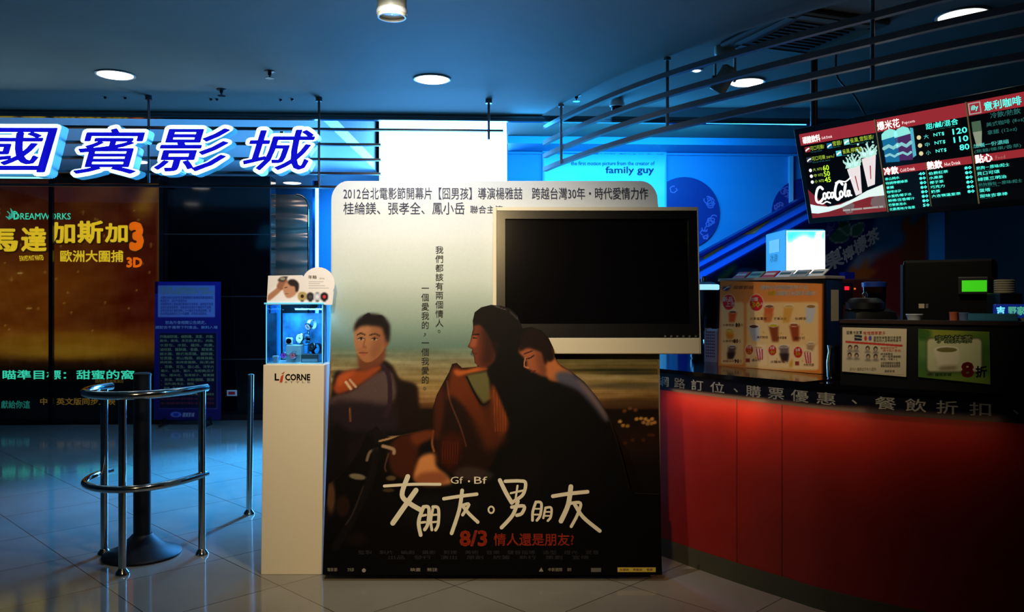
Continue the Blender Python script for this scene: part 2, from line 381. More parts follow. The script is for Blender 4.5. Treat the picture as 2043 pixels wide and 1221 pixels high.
# ceiling trim track running right across, bulkhead over the concession wall
TRF = Frame((0, 6.6, 0), BU, ZV)
struct('trim_track', MB().box(-6.6, 4.39, HC-.05, HC-.002, 0, .05, M=TRF.M).box(-6.6, 4.39, HC-.03, HC-.022, .05, .058, M=TRF.M), mat('polished_steel', (120, 120, 125), .1, 1))
struct('trim_bulkhead', MB().prism([(-.04, by(0, 7.72)), (4.39, by(4.4, 7.72)), (4.39, by(4.4, 8.14)), (-.04, by(0, 8.14))], 2.90, HR-.002), BLUEP)
struct('trim_picture_rail', MB().box(-.04, 4.3, 2.872, 2.888, 0.002, .03, M=WALLF.M), BLUEP)
struct('trim_pilaster', MB().box(WALLF.uv(1572, 300)[0], WALLF.uv(1579, 300)[0], 1.6, 2.87, .002, .05, M=WALLF.M), mat('pale_trim', (170, 205, 235), .4))

# ---------------------------------------------------------------- illuminated sign filling the end of the bay
BS = Frame((-.775, 9.3, 0), (1, 0, 0), ZV)
t = thing('illuminated_sign', 'huge overexposed glowing white lightbox behind the film standee', 'lightbox', BS)
MB().box(-.735, .735, .25, 3.475, -.14, -.005, bev=.01).build('housing', mat('sign_housing', (70, 80, 90), .4), t, local=True)
MB().box(-.725, .725, .27, 3.465, -.004, .006).build('diffuser', mat('sign_glow', (255, 255, 255), .4, emit=22, ecol=(.09, .42, 1)), t, local=True)
MB().box(-.6, -.5, 0, .25, -.12, -.02).build('foot', STEEL, t, local=True); MB().box(.5, .6, 0, .25, -.12, -.02).build('foot', STEEL, t, local=True)

# ---------------------------------------------------------------- ceiling lamps
def downlight(px, py, z, dia, energy, label, glow=3.0):
    c = PZ(px, py, z); r = dia/2
    t = thing('downlight', label, 'ceiling light', (c.x, c.y, z), 'round ceiling downlights')
    MB().lathe([(r*.98, -.001), (r*1.10, -.001), (r*1.13, -.006), (r*1.08, -.010), (r*.99, -.006)], c, 40).build('ring', mat('lamp_ring', (170, 170, 170), .35), t, smooth=True)
    MB().lathe([(r*.985, -.008), (r*.9, -.012), (r*.4, -.016)], c, 36).build('diffuser', mat(f'lamp_glow', (255, 246, 232), .5, emit=glow), t, smooth=True)
    if energy: lamp('downlight_beam', 'SPOT', (c.x, c.y, z-.05), energy, (1, .95, .85), (c.x, c.y, 0), spot_size=math.radians(70), spot_blend=1, shadow_soft_size=r)
    return t
downlight(230, 148, HC, .22, 5, 'round downlight above the neon cinema sign, at the left of the ceiling', 3)
downlight(862, 157, HC, .225, 8, 'round downlight in the middle of the ceiling above the glowing lightbox')
downlight(1490, 163, HR, .225, 5, 'round downlight beside the ceiling spotlight, seen between the curved rails')
downlight(1921, 30, HR, .245, 0, 'round downlight above the menu board, at the upper right corner')
downlight(583, 364, HC, .22, 14, 'small far downlight in the corridor ceiling above the chrome-clad column')
lamp('halogen_beam', 'SPOT', (1.26, 5.5, HR-.03), 26, (1, .95, .88), (3.25, 8.2, 1.65), spot_size=math.radians(40), spot_blend=1, shadow_soft_size=.03)
for q_, lb in (((-3.97, 8.72), 'round downlight close to the black granite wall, hidden behind the neon letters'), ((-4.6, 6.9), 'round downlight beyond the left edge, mirrored in the black granite wall')):
    v_ = Vector((q_[0], q_[1], HC))-CAM; downlight(CX+F*v_.x/v_.y, HY-F*v_.z/v_.y, HC, .22, 7, lb)
c = PZ(1390, 138.5, HR)
t = thing('halogen_lamp', 'tiny bright halogen lamp on the ceiling left of the spotlight', 'ceiling light', (c.x, c.y, HR))
MB().lathe([(.034, -.001), (.04, -.002), (.04, -.008), (.03, -.01)], c, 20).build('ring', mat('lamp_ring'), t)
MB().lathe([(.03, -.009), (.02, -.014), (.004, -.016)], c, 20).build('bulb', mat('lamp_glow'), t)

c = Vector((-.555, 3.80, HC)); r = .068
t = thing('can_light', 'cream cylindrical surface-mounted can light at the top edge of the photo', 'ceiling light', c)
CREAM = mat('cream_metal', (200, 190, 160), .4)
MB().lathe([(r, 0), (r, -.165), (r*.96, -.172), (r*.86, -.172), (r*.84, -.12)], c, 36).build('housing', CREAM, t, smooth=True)
MB().lathe([(r*1.02, -.135), (r*1.06, -.14), (r*1.06, -.152), (r*1.02, -.157)], c, 36).build('band', mat('pale_band', (235, 230, 210), .3), t, smooth=True)
MB().lathe([(r*.82, -.148), (r*.5, -.155), (.002, -.157)], c, 30).build('bulb', mat('can_glow', (255, 240, 205), .5, emit=6), t, smooth=True)

def sprinkler(px, py, z, label, name='sprinkler_head'):
    c = PZ(px, py, z)
    t = thing(name, label, 'sprinkler', (c.x, c.y, z), 'fire sprinklers on the ceiling')
    MB().lathe([(.034, 0), (.034, -.004), (.014, -.012), (.010, -.03)], c, 18).build('escutcheon', mat('dull_chrome', (90, 90, 95), .3, 1), t, smooth=True)
    MB().lathe([(.006, -.028), (.006, -.042), (.028, -.044), (.028, -.047)], c, 14).build('deflector', STEEL, t)
sprinkler(538, 142, HC, 'small ceiling sprinkler right of the left downlight, nearest of the three')
sprinkler(442, 178, HC, 'small dark ceiling sprinkler between two rail rods over the neon sign')
sprinkler(1150, 190, HR, 'small dark ceiling sprinkler near the start of the curved rails')
for i, (x, y) in enumerate(((210, 193), (250, 194), (421, 197), (433, 197), (560, 198), (583, 197))):
    c = PZ(x, y, HC); tag(MB().lathe([(.010, 0), (.010, -.012), (.004, -.016)], c, 10).build('ceiling_hook', BLACK), 'tiny dark ceiling hook in the row behind the rail rods over the neon sign', 'hook', 'tiny ceiling hooks')

# security dome camera
c = PZ(1231, 196, HR)
t = thing('dome_camera', 'white security dome camera with dark bubble hanging under the ceiling', 'camera', (c.x, c.y, HR))
MB().lathe([(.052, 0), (.052, -.03), (.058, -.034), (.058, -.06), (.05, -.066)], c, 28).build('housing', mat('offwhite_plastic', (200, 200, 195), .4), t, smooth=True)
MB().lathe([(.048, -.066), (.044, -.09), (.03, -.108), (.004, -.115)], c, 24).build('dome', mat('smoked_dome', (14, 16, 24), .05), t, smooth=True)

# ceiling spotlight with yoke
c = PZ(1446, 93, HR)
t = thing('spotlight', 'beige ceiling spotlight with a yoke and tilted drum head, behind the curved rails', 'spotlight', (c.x, c.y, HR))
BEIGE = mat('beige_metal', (150, 142, 122), .45)
MB().lathe([(.062, 0), (.062, -.045), (.05, -.06), (.02, -.065)], c, 28).build('base', BEIGE, t, smooth=True)
yk = MB()
for sx in (-1, 1): yk.box(c.x+sx*.06-.006, c.x+sx*.06+.006, c.y-.014, c.y+.014, HR-.215, HR-.06)
yk.box(c.x-.066, c.x+.066, c.y-.014, c.y+.014, HR-.072, HR-.06); yk.build('yoke', BEIGE, t)
Mh = Matrix.Translation((c.x, c.y, HR-.19)) @ Matrix.Rotation(math.radians(28), 4, 'Y') @ Matrix.Rotation(math.radians(20), 4, 'X')
MB().lathe([(.03, .075), (.05, .06), (.052, -.09), (.046, -.095), (.042, -.06)], (0, 0, 0), 28, Mh).build('drum_head', BEIGE, t, smooth=True)
for sx in (-1, 1): MB().lathe([(.014, -.01), (.014, .01)], (0, 0, 0), 14, Matrix.Translation((c.x+sx*.068, c.y, HR-.19)) @ Matrix.Rotation(math.pi/2, 4, 'Y')).build('knob', BLACK, t)

# square ceiling cassette (air conditioner)
c = PZ(1600, 62, HR)
Mv = Matrix.Translation((c.x, c.y, HR)) @ Matrix.Rotation(math.radians(20), 4, 'Z')
t = thing('ceiling_cassette', 'dark square air conditioning cassette set in the ceiling above the curved rails', 'air conditioner', Mv)
MB().box(-.33, .33, -.33, .33, -.03, 0, bev=.012).build('frame', mat('cassette_frame', (72, 66, 58), .6), t, local=True)
gm = MB()
for k in range(9): gm.box(-.2, .2, -.2+k*.047, -.185+k*.047, -.038, -.03)
gm.build('grille', mat('grille_dark', (30, 30, 30), .6), t, local=True)
for k in range(4): MB().box(-.24, .24, -.295, -.245, -.036, -.03, M=Matrix.Rotation(k*math.pi/2, 4, 'Z')).build('louvre', mat('louvre', (95, 85, 60), .5), t, local=True)

# ---------------------------------------------------------------- hanging rails on the left, with the letters
t = thing('ceiling_rail', 'straight hanging steel rails on thin rods, behind the blue neon letters', 'railing', RAILF)
ur = lambda px: RAILF.uv(px, 400)[0]
zr = lambda py: RAILF.uv(640, py)[1]
RM = mat('rail_metal', (96, 98, 104), .3, 1)
for py in (258, 288, 318, 346, 373): MB().box(-6.4, ur(1004 if py < 270 else 760), zr(py)-.008, zr(py)+.008, -.02, .02).build('rail', RM, t, local=True)
for px, y1 in ((300, 368), (638, 376), (975, 277), (-140, 376)):
    MB().tube([(ur(px), zr(y1), .03), (ur(px), HC-.012, .03)], .009, 12).build('rod', RM, t, local=True, smooth=True)
    MB().tube([(ur(px), HC-.03, .03), (ur(px), HC, .03)], .024, 14).build('ceiling_flange', RM, t, local=True)

SGF = Frame((0, 5.96, 0), BU, ZV)
HALO = mat('sign_halo', (255, 255, 255), .4, emit=5, ecol=(.10, .55, 1)); FACE = mat('sign_face', (16, 16, 150), .3, emit=.6, ecol=lin((18, 14, 205)))
SIDE = mat('sign_return', (60, 150, 190), .3, emit=.35, ecol=(.06, .5, .8))
WFACE = mat('sign_white', (255, 255, 255), .3, emit=2.2, ecol=(.55, .95, 1))
def channel_letter(ch, q, label):     # q: x0, x1, top, bottom of the strokes in the photo
    x0, x1, yt, yb = q
    u0, v0 = SGF.uv((x0+x1)/2, yb, .06)
    M = SGF.M @ Matrix.Translation((u0, v0, 0)); fr = Frame(M.translation, SGF.u, SGF.v)
    t = thing('sign_letter', label, 'sign letter', fr, 'neon letters of the cinema sign')
    A = [fr.uv(*p, .06) for p in ((x0, yb), (x1, yb), (x0, yt))]
    sk = .07
    bl, br, tl = A; tl = (tl[0]+sk, tl[1]); bl = (bl[0]-sk*.3, bl[1]); br = (br[0]-sk*.9, br[1])
    def grow(a): return ((bl[0]-a, bl[1]-a), (br[0]+a, br[1]-a), (tl[0]-a, tl[1]+a))
    letters(fr, t, ch, *grow(.026), 0, SIDE, 'letter_return', px=False, bold=.055, extrude=.1, depth=.105)
    letters(fr, t, ch, *grow(.026), .003, WFACE, 'halo_face', px=False, bold=.055)
    letters(fr, t, ch, *grow(0), .006, FACE, 'blue_face', px=False, bold=.012)
    MB().box(-.012, .012, .10, .3, -.11, -.085).build('bracket', RM, t, local=True)
channel_letter('國', (-72, 100, 251, 342), 'leftmost neon blue Chinese sign letter, boxed character cut by the frame edge')
channel_letter('賓', (140, 282, 252, 345), 'second neon blue Chinese sign letter from the left, left of the rail rod')
channel_letter('影', (304, 456, 252, 340), 'third neon blue Chinese sign letter with three slanting strokes, right of the rail rod')
channel_letter('城', (480, 625, 255, 338), 'rightmost neon blue Chinese sign letter, next to the glowing lightbox')

# curved rails over the concession counter
t = thing('ceiling_rail', 'curved dark rails hung from the ceiling above the concession counter', 'railing', (.93, 5.0, 0))
RM2 = mat('curved_rail_metal', (120, 122, 128), .4, .3)
q0, q1 = offs(edge[:-2], .0), offs(edge[:-2], .035)
for z in (2.795, 2.675, 2.572, 2.465): strip(MB(), q0, q1, z-.016, z+.016).build('rail', RM2, t)
for x, y in ((.37, 6.19), (.945, 5.0), (1.745, 3.98)):
    MB().tube([(x, y, 2.45), (x, y, HC)], .010, 12).build('rod', RM2, t, smooth=True)
    MB().tube([(x, y, HC-.02), (x, y, HC)], .022, 14).build('ceiling_flange', RM2, t)

# ================================================================ FILM STANDEE (board leaning back, cut-out layer in front, TV between)
TL = math.radians(5.2)
SF = Frame((0, 4.262, 0), (1, 0, 0), (0, math.sin(TL), math.cos(TL)))
t = thing('film_standee', 'tall printed film standee with three figures, standing on the floor behind a television', 'standee', SF)
out_b = [(643.5, 1146), (646, 1070), (650, 960), (655.5, 807), (657.5, 740), (660, 650), (661, 400)]
for k in range(8): a = math.radians(180+90*k/7); out_b.append((661+34+34*math.cos(a), 361+38+38*math.sin(a)))
for k in range(8): a = math.radians(270+90*k/7); out_b.append((1312-34+34*math.cos(a), 361+38+38*math.sin(a)))
out_b += [(1314, 420), (1318, 985), (1320, 1146)]
def uvs(pts, w=0, fr=SF): return [fr.uv(*p, w) for p in pts]
bd = MB().prism(uvs(out_b)[::-1], -.025, -.0008).build('backdrop_board', mat('board_edge', (150, 150, 146), .6), t, local=True)
pr = Print(636, 352, 1326, 1152, 2.2).vgrad([(355, (196, 200, 200)), (470, (206, 206, 196)), (560, (186, 192, 176)), (640, (150, 164, 146)), (690, (118, 140, 124)), (722, (150, 142, 108)), (770, (172, 148, 100)), (800, (150, 116, 70)), (812, (110, 74, 40)), (818, (44, 26, 16)), (870, (40, 24, 14)), (985, (20, 14, 12)), (1150, (8, 6, 8))])
pr.streak(690, 816, 9, 60, 3)
pr.ell(700, 742, 60, 3, (120, 96, 70), 4, .5); pr.ell(1230, 738, 90, 3, (50, 62, 56), 3, .7); pr.ell(1260, 745, 70, 3, (60, 66, 56), 3, .6); pr.ell(1250, 770, 90, 6, (92, 84, 66), 6, .6)
pr.ell(1260, 805, 80, 10, (90, 66, 40), 8, .7)
for x, y in ((1237, 841), (1243, 849), (1252, 850), (1270, 836), (1279, 835), (1288, 836), (1294, 840), (1301, 836), (1284, 843), (1292, 846), (1300, 845), (1306, 843), (1246, 820), (1257, 815), (1268, 818), (1284, 878), (1296, 868), (1302, 868), (1247, 884), (1262, 878)):
    pr.ell(x, y, 4.2, 3.4, (236, 190, 110) if 832 < y < 852 else (150, 96, 50), 2, .85)
pr.poly([(1225, 860), (1318, 850), (1318, 905), (1235, 910)], (66, 34, 16), 12, .6)
# generic young man with a rucksack, printed on the board (left)
SK = (176, 124, 84)
pr.poly([(664, 760), (690, 742), (720, 735), (762, 722), (785, 742), (794, 770), (792, 850), (790, 930), (664, 940)], (38, 28, 34), 2)
pr.poly([(762, 720), (782, 730), (797, 756), (830, 768), (835, 800), (838, 852), (812, 868), (790, 862), (778, 800), (768, 760)], (46, 26, 18), 1.5)
pr.poly([(664, 792), (700, 780), (745, 748), (772, 738), (786, 752), (790, 790), (770, 812), (720, 806), (664, 808)], (112, 92, 88), 2)
pr.poly([(664, 800), (720, 800), (770, 806), (786, 800), (790, 860), (700, 870), (664, 850)], (62, 46, 52), 5, .8)
pr.poly([(666, 768), (680, 748), (716, 738), (752, 728), (762, 734), (735, 756), (704, 776), (676, 786), (666, 780)], (170, 92, 48), 2)
pr.poly([(672, 752), (690, 740), (712, 738), (690, 760), (676, 772)], (196, 112, 62), 2, .8)
pr.stroke([(690, 762), (700, 776)], 5, (216, 190, 160), 1); pr.stroke([(698, 758), (710, 772)], 4, (206, 180, 150), 1)
pr.stroke([(764, 730), (776, 752), (778, 800), (770, 830)], 9, (72, 48, 60), 2)
pr.poly([(716, 700), (718, 738), (740, 736), (764, 722), (768, 690), (740, 690)], (134, 82, 54), 2)
pr.poly([(708, 648), (706, 672), (708, 692), (714, 708), (724, 720), (736, 723), (752, 714), (765, 698), (771, 676), (770, 652), (745, 640), (720, 642)], SK, 1)
pr.poly([(742, 650), (768, 652), (770, 680), (762, 700), (744, 718), (738, 700), (744, 680)], (140, 92, 62), 5, .6)
pr.ell(770, 682, 5, 10, (150, 98, 68), 1.5)
pr.poly([(706, 662), (709, 646), (718, 634), (734, 627), (752, 627), (768, 634), (777, 648), (778, 664), (774, 684), (767, 668), (762, 654), (745, 650), (722, 650), (712, 656)], (28, 20, 20), 1.2)
pr.poly([(724, 632), (736, 624), (744, 630), (760, 628), (768, 638), (740, 640)], (28, 20, 20), 1)
for a in (((713, 668), (720, 665), (728, 668)), ((738, 669), (748, 666), (757, 670))): pr.stroke(a, 2.6, (52, 34, 28), 1)
for x, y in ((720.5, 676), (747, 676.5)): pr.ell(x, y, 6, 2.6, (206, 170, 140), 1); pr.ell(x-.5, y-.2, 2.6, 2.6, (26, 18, 18), .8); pr.stroke([(x-6.5, y), (x, y-2.8), (x+6.5, y)], 1.6, (36, 24, 22), .6)
pr.stroke([(729, 676), (725, 690), (730, 694)], 2, (136, 88, 60), 1); pr.stroke([(717, 704), (724, 703.4), (732, 704)], 2.4, (120, 60, 48), .8); pr.ell(725, 707.5, 5.5, 2, (176, 104, 84), 1.5, .8); pr.ell(727, 692, 4.5, 3, (150, 98, 66), 2, .6)
pr.ell(722, 698, 10, 4, (160, 110, 74), 3, .4)
pr.poly([(664, 850), (700, 862), (790, 862), (835, 866), (845, 880), (820, 940), (760, 990), (656, 1000)], (26, 18, 20), 4)
pr.poly([(690, 890), (730, 868), (760, 900), (735, 950), (700, 950)], (48, 34, 44), 7, .7)
pr.stroke([(698, 815), (699, 840)], 3, (160, 110, 70), 2)
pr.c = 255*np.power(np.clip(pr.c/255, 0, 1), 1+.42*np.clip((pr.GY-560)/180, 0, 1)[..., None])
pr.grain(1.2)
pr.sheet(SF, out_b, 0, 'backdrop_print', PAPER, t)
# cut-out front layer
out_c = [(645, 1147), (651, 1010), (655, 965), (690, 940), (716, 900), (734, 862), (752, 850), (772, 870), (800, 868), (852, 856), (862, 846), (864, 812), (871, 788), (884, 764), (896, 742), (902, 726), (911, 724), (922, 734), (956, 731), (947, 724), (945, 708), (941, 702), (942, 697), (933, 692), (938, 681), (941, 668), (944, 655), (943, 640), (947, 623), (960, 613), (980, 608), (1000, 610), (1018, 616), (1033, 630), (1042, 655), (1060, 652), (1080, 659), (1095, 675), (1103, 692), (1107, 712), (1116, 726), (1140, 741), (1166, 762), (1192, 793), (1216, 832), (1233, 880), (1246, 932), (1257, 975), (1266, 984), (1316, 986), (1321, 1147)]
WC = .105
MB().prism(uvs(out_c, WC)[::-1], WC-.012, WC-.0008).build('cutout_board', mat('cutout_edge', (10, 9, 10), .6), t, local=True)
pc = Print(638, 600, 1328, 1154, 1.7).vgrad([(600, (16, 12, 12)), (900, (18, 13, 13)), (1150, (9, 7, 9))])
# long-haired rider in profile holding a jacket up
pc.poly([(896, 742), (905, 724), (924, 735), (950, 752), (966, 790), (985, 820), (1000, 860), (980, 930), (930, 960), (880, 930), (862, 900), (862, 820), (876, 780)], (52, 27, 18), 2)
pc.poly([(898, 745), (910, 730), (930, 750), (955, 800), (968, 830), (960, 850), (925, 810), (900, 790), (890, 800)], (132, 70, 30), 4, .9)
pc.poly([(868, 790), (884, 770), (886, 820), (874, 880), (866, 850)], (104, 54, 32), 4, .8)
pc.poly([(930, 790), (960, 830), (985, 850), (975, 880), (945, 850)], (112, 56, 24), 6, .7)
pc.stroke([(892, 760), (898, 800), (918, 850), (930, 890)], 2.4, (150, 104, 84), 1.5, .7); pc.stroke([(864, 860), (862, 885), (866, 900)], 4, (190, 130, 80), 2, .8)
pc.poly([(880, 875), (905, 862), (925, 880), (905, 935), (880, 920)], (92, 36, 16), 5, .8)
for k in range(7): pc.stroke([(884+k*5, 880), (882+k*5, 925)], 1.5, (150, 70, 30), 1, .5)
pc.poly([(905, 738), (925, 738), (962, 730), (972, 738), (930, 747), (912, 750)], (186, 112, 56), 1.5)
pc.poly([(931, 748), (972, 740), (976, 752), (980, 796), (965, 806), (950, 786), (932, 760)], (122, 116, 76), 1.2, smooth=False)
pc.stroke([(931, 752), (950, 790), (964, 808), (982, 797)], 4, (12, 9, 9), 1)
pc.poly([(980, 770), (1000, 762), (1012, 800), (1015, 850), (1000, 872), (985, 850), (978, 812)], (150, 84, 42), 4, .9)
pc.poly([(955, 820), (985, 805), (1000, 850), (1010, 880), (970, 900), (960, 870)], (112, 60, 30), 6, .8)
for k in range(5): pc.stroke([(985+k*6, 778), (988+k*5, 860)], 1.2, (196, 124, 70), 1, .5)
pc.poly([(944, 644), (944, 658), (941, 668), (938, 681), (932, 692), (941, 697), (940, 702), (944, 707), (944, 716), (947, 726), (958, 733), (976, 730), (990, 712), (992, 680), (978, 648), (960, 640)], (132, 76, 52), 1.2)
pc.poly([(962, 650), (992, 670), (990, 712), (975, 730), (960, 728), (962, 690)], (70, 38, 28), 6, .8)
pc.poly([(943, 670), (936, 688), (944, 694), (950, 690), (952, 672)], (176, 112, 78), 2, .7)
pc.stroke([(944, 668), (955, 667)], 2.6, (40, 24, 20), 1); pc.stroke([(944, 674), (951, 675)], 2.4, (30, 18, 16), 1)
pc.stroke([(942, 705), (950, 706)], 2.4, (110, 50, 42), 1)
pc.poly([(944, 648), (943, 636), (948, 622), (962, 612), (982, 608), (1002, 611), (1022, 620), (1036, 640), (1043, 665), (1044, 720), (1046, 790), (1040, 850), (1018, 840), (1000, 800), (986, 768), (974, 748), (976, 738), (990, 716), (985, 690), (972, 664), (958, 648)], (15, 11, 12), 1.5)
for q in (((958, 612), (966, 610)), ((986, 610), (1000, 615), (1010, 618)), ((1018, 622), (1030, 634), (1036, 640)), ((948, 620), (952, 616))): pc.stroke(q, 1.6, (150, 140, 136), 1, .7)
pc.ell(990, 690, 7, 11, (52, 30, 24), 3, .7)
# girl leaning on the rider's back
pc.poly([(1034, 700), (1046, 684), (1070, 690), (1090, 705), (1100, 722), (1100, 745), (1088, 752), (1074, 748), (1060, 740), (1050, 734), (1050, 722), (1043, 712)], (168, 110, 76), 1.5)
pc.poly([(1070, 700), (1098, 720), (1100, 748), (1080, 750), (1072, 730)], (120, 74, 52), 5, .6)
pc.poly([(1092, 705), (1104, 694), (1108, 714), (1120, 730), (1144, 746), (1130, 762), (1096, 760), (1090, 740)], (186, 126, 80), 2)
pc.poly([(1036, 700), (1040, 676), (1050, 660), (1066, 656), (1084, 664), (1098, 682), (1104, 700), (1106, 714), (1096, 722), (1088, 714), (1082, 704), (1068, 698), (1052, 694)], (46, 26, 22), 1.5)
pc.poly([(1082, 700), (1092, 705), (1090, 726), (1086, 722)], (46, 26, 22), 1.2)
pc.stroke([(1046, 706), (1054, 703), (1062, 700)], 2.2, (60, 36, 30), 1); pc.stroke([(1050, 716), (1058, 714), (1065, 709)], 2.2, (40, 24, 22), 1)
pc.stroke([(1048, 714), (1046, 730), (1054, 734)], 2.2, (206, 146, 104), 1); pc.stroke([(1060, 742), (1068, 740)], 3, (130, 60, 52), 1)
pc.poly([(1110, 745), (1140, 743), (1170, 768), (1195, 800), (1214, 834), (1206, 842), (1180, 812), (1150, 780), (1116, 766)], (104, 100, 112), 3)
pc.poly([(1150, 756), (1175, 775), (1200, 810), (1216, 840), (1205, 830), (1180, 796)], (160, 130, 118), 3, .7)
pc.poly([(1040, 770), (1100, 765), (1150, 785), (1195, 830), (1222, 890), (1240, 960), (1040, 1000)], (17, 16, 20), 7)
pc.stroke([(1214, 832), (1232, 882), (1246, 934), (1256, 974)], 3, (78, 48, 36), 2, .7)
pc.poly([(1000, 940), (1060, 900), (1085, 930), (1060, 985), (1010, 985)], (34, 24, 30), 8, .8)
# scooter: mirror, handlebar, fairing and the lit road
pc.poly([(836, 912), (866, 904), (872, 930), (892, 948), (900, 966), (840, 968), (822, 945)], (206, 150, 100), 4)
pc.poly([(838, 945), (880, 942), (890, 962), (830, 964)], (150, 96, 66), 4, .8)
pc.poly([(776, 892), (800, 868), (838, 868), (836, 900), (826, 940), (812, 958), (780, 940)], (92, 48, 26), 4)
pc.poly([(820, 866), (858, 856), (866, 872), (830, 888)], (126, 72, 40), 3)
pc.poly([(736, 856), (750, 845), (776, 866), (790, 872), (768, 884), (756, 888), (740, 870)], (38, 28, 26), 1.5)
pc.stroke([(752, 822), (764, 838), (776, 860)], 5, (206, 170, 124), 1.5); pc.stroke([(776, 828), (774, 846), (784, 850)], 3, (190, 160, 120), 1)
pc.stroke([(757, 880), (780, 874), (798, 866)], 4, (180, 150, 116), 1); pc.stroke([(764, 890), (784, 896), (786, 904)], 7, (176, 150, 126), 2)
pc.stroke([(752, 896), (738, 902), (732, 918)], 6, (140, 120, 104), 2); pc.stroke([(775, 905), (768, 930), (770, 940)], 3, (110, 84, 64), 2)
pc.stroke([(750, 900), (738, 960), (700, 1040), (670, 1090)], 15, (34, 28, 30), 5, .9); pc.stroke([(725, 970), (704, 1024), (690, 1046)], 3, (86, 74, 70), 2, .8)
pc.ell(713, 951, 17, 6, (150, 140, 116), 2, .9, .15); pc.ell(780, 954, 10, 5, (140, 120, 84), 2, .8); pc.ell(775, 978, 12, 4, (110, 90, 70), 2, .8)
pc.ell(660, 992, 9, 34, (150, 112, 80), 6, .7); pc.ell(684, 1010, 14, 22, (90, 56, 40), 6, .6)
pc.poly([(800, 1010), (830, 990), (900, 990), (960, 1000), (900, 1050), (820, 1050)], (34, 30, 36), 7, .8)
pc.poly([(905, 950), (930, 930), (985, 945), (960, 962)], (96, 84, 80), 4, .7)
pc.ell(712, 1075, 20, 14, (44, 30, 22), 8, .8)
pc.c = 255*np.power(np.clip(pc.c/255, 0, 1), 1.45)*1.06
pc.grain(1)
pc.sheet(SF, out_c, WC, 'cutout_print', PAPER, t)
# lettering on the board
SL = ink('slate', (74, 80, 108)); DK = ink('dark_slate', (52, 58, 62)); CR = ink('cream', (226, 216, 190)); RD = ink('poster_red', (196, 60, 26)); GY = ink('credit_grey', (40, 40, 46)); LG = ink('logo_grey', (140, 134, 122)); YE = ink('yellow', (206, 176, 70))
text(SF, t, '2012台北電影節開幕片【囧男孩】導演楊雅喆　跨越台灣30年・時代愛情力作', 685, 374, 1293, 398, .002, SL, 'headline', bold=.006)
text(SF, t, '桂綸鎂、張孝全、鳳小岳', 685, 403, 927, 428, .002, SL, 'cast_line', bold=.006)
text(SF, t, '聯合主演', 938, 410, 1003, 426, .002, SL, 'cast_line', bold=.006)
V = lambda s_: '\n'.join(s_)
text(SF, t, V('我們都該有兩個情人'), 868.5, 491, 884.5, 652, .002, DK, 'tagline', lines=1.1, align='CENTER', bold=.006)
text(SF, t, V('一個愛我的'), 840.5, 574, 856, 656, .002, DK, 'tagline', lines=1.1, align='CENTER', bold=.006)
text(SF, t, V('一個我愛的'), 840.5, 683, 856, 765, .002, DK, 'tagline', lines=1.1, align='CENTER', bold=.006)
text(SF, t, '。', 873, 658, 879, 664, .002, DK, 'tagline'); text(SF, t, '，', 845, 664, 850, 671, .002, DK, 'tagline'); text(SF, t, '。', 844, 772, 850, 778, .002, DK, 'tagline')
# brush title and small print on the cut-out layer
K = lambda x, y: SF.uv(640+x/2.95, 807+y/2.95, WC+.004)
def brush(name, strokes):
    mb = MB()
    for i, (wd, *pts) in enumerate(strokes):
        q = [Vector((*K(*p), 0)) for p in pts]; q = smoothline(q, 5) if len(q) > 2 else q
        mb.ribbon([(p.x, p.y) for p in q], wd/2.95*4.2/F, WC+.003+.0004*i)
    mb.build(name, CR, t, local=True)
brush('title_stroke', [(17, (374, 480), (540, 470), (702, 470)), (28, (512, 424), (478, 530), (520, 580), (590, 622)), (30, (560, 505), (500, 590), (424, 698)),
    (22, (604, 604), (576, 690), (588, 768)), (20, (606, 602), (636, 610), (630, 700), (612, 736)), (14, (594, 655), (618, 650)), (14, (590, 695), (614, 692)),
    (16, (662, 604), (648, 680), (654, 738)), (18, (660, 602), (692, 612), (692, 700), (676, 738)), (12, (660, 650), (682, 648)), (12, (658, 692), (680, 690))])
brush('title_stroke', [(20, (724, 555), (820, 540), (918, 528)), (22, (832, 506), (815, 620), (770, 758)), (18, (838, 592), (872, 588), (835, 650)), (20, (836, 598), (870, 640), (924, 692))])
brush('title_stroke', [(10, *[(1003+16*math.cos(a*math.pi/6), 620+19*math.sin(a*math.pi/6)) for a in range(13)])])
brush('title_stroke', [(24, (1054, 446), (1090, 520), (1124, 578)), (20, (1086, 452), (1170, 450), (1205, 462), (1190, 530), (1130, 574)), (12, (1118, 522), (1192, 506)), (12, (1158, 478), (1146, 560)),
    (20, (1124, 604), (1196, 598), (1184, 640), (1154, 652)), (22, (1160, 570), (1130, 650), (1064, 724))])
brush('title_stroke', [(16, (1266, 574), (1248, 630), (1246, 682)), (16, (1268, 574), (1298, 582), (1292, 650), (1272, 682)), (10, (1264, 614), (1288, 614)), (10, (1258, 648), (1282, 648)),
    (13, (1322, 610), (1310, 668)), (14, (1322, 608), (1356, 608), (1354, 660), (1336, 684)), (9, (1322, 632), (1348, 632)), (9, (1318, 655), (1346, 655))])
brush('title_stroke', [(22, (1366, 540), (1470, 524), (1570, 514)), (28, (1472, 484), (1456, 590), (1414, 686)), (18, (1458, 584), (1528, 580), (1510, 650), (1474, 718)), (22, (1496, 590), (1545, 664), (1642, 744))])
text(SF, t, 'Gf', 899, 951, 924, 965, WC+.003, CR, 'lettering'); text(SF, t, 'Bf', 946, 951, 972, 965, WC+.003, CR, 'lettering')
MB().disc(K(872, 452), .006, WC+.003, 5).build('star_mark', CR, t, local=True)
text(SF, t, '8/3', 917, 1058, 972, 1090, WC+.003, RD, 'release_date', bold=.03)
text(SF, t, '情人還是朋友?', 985, 1064, 1145, 1089, WC+.003, RD, 'question_line', bold=.01)
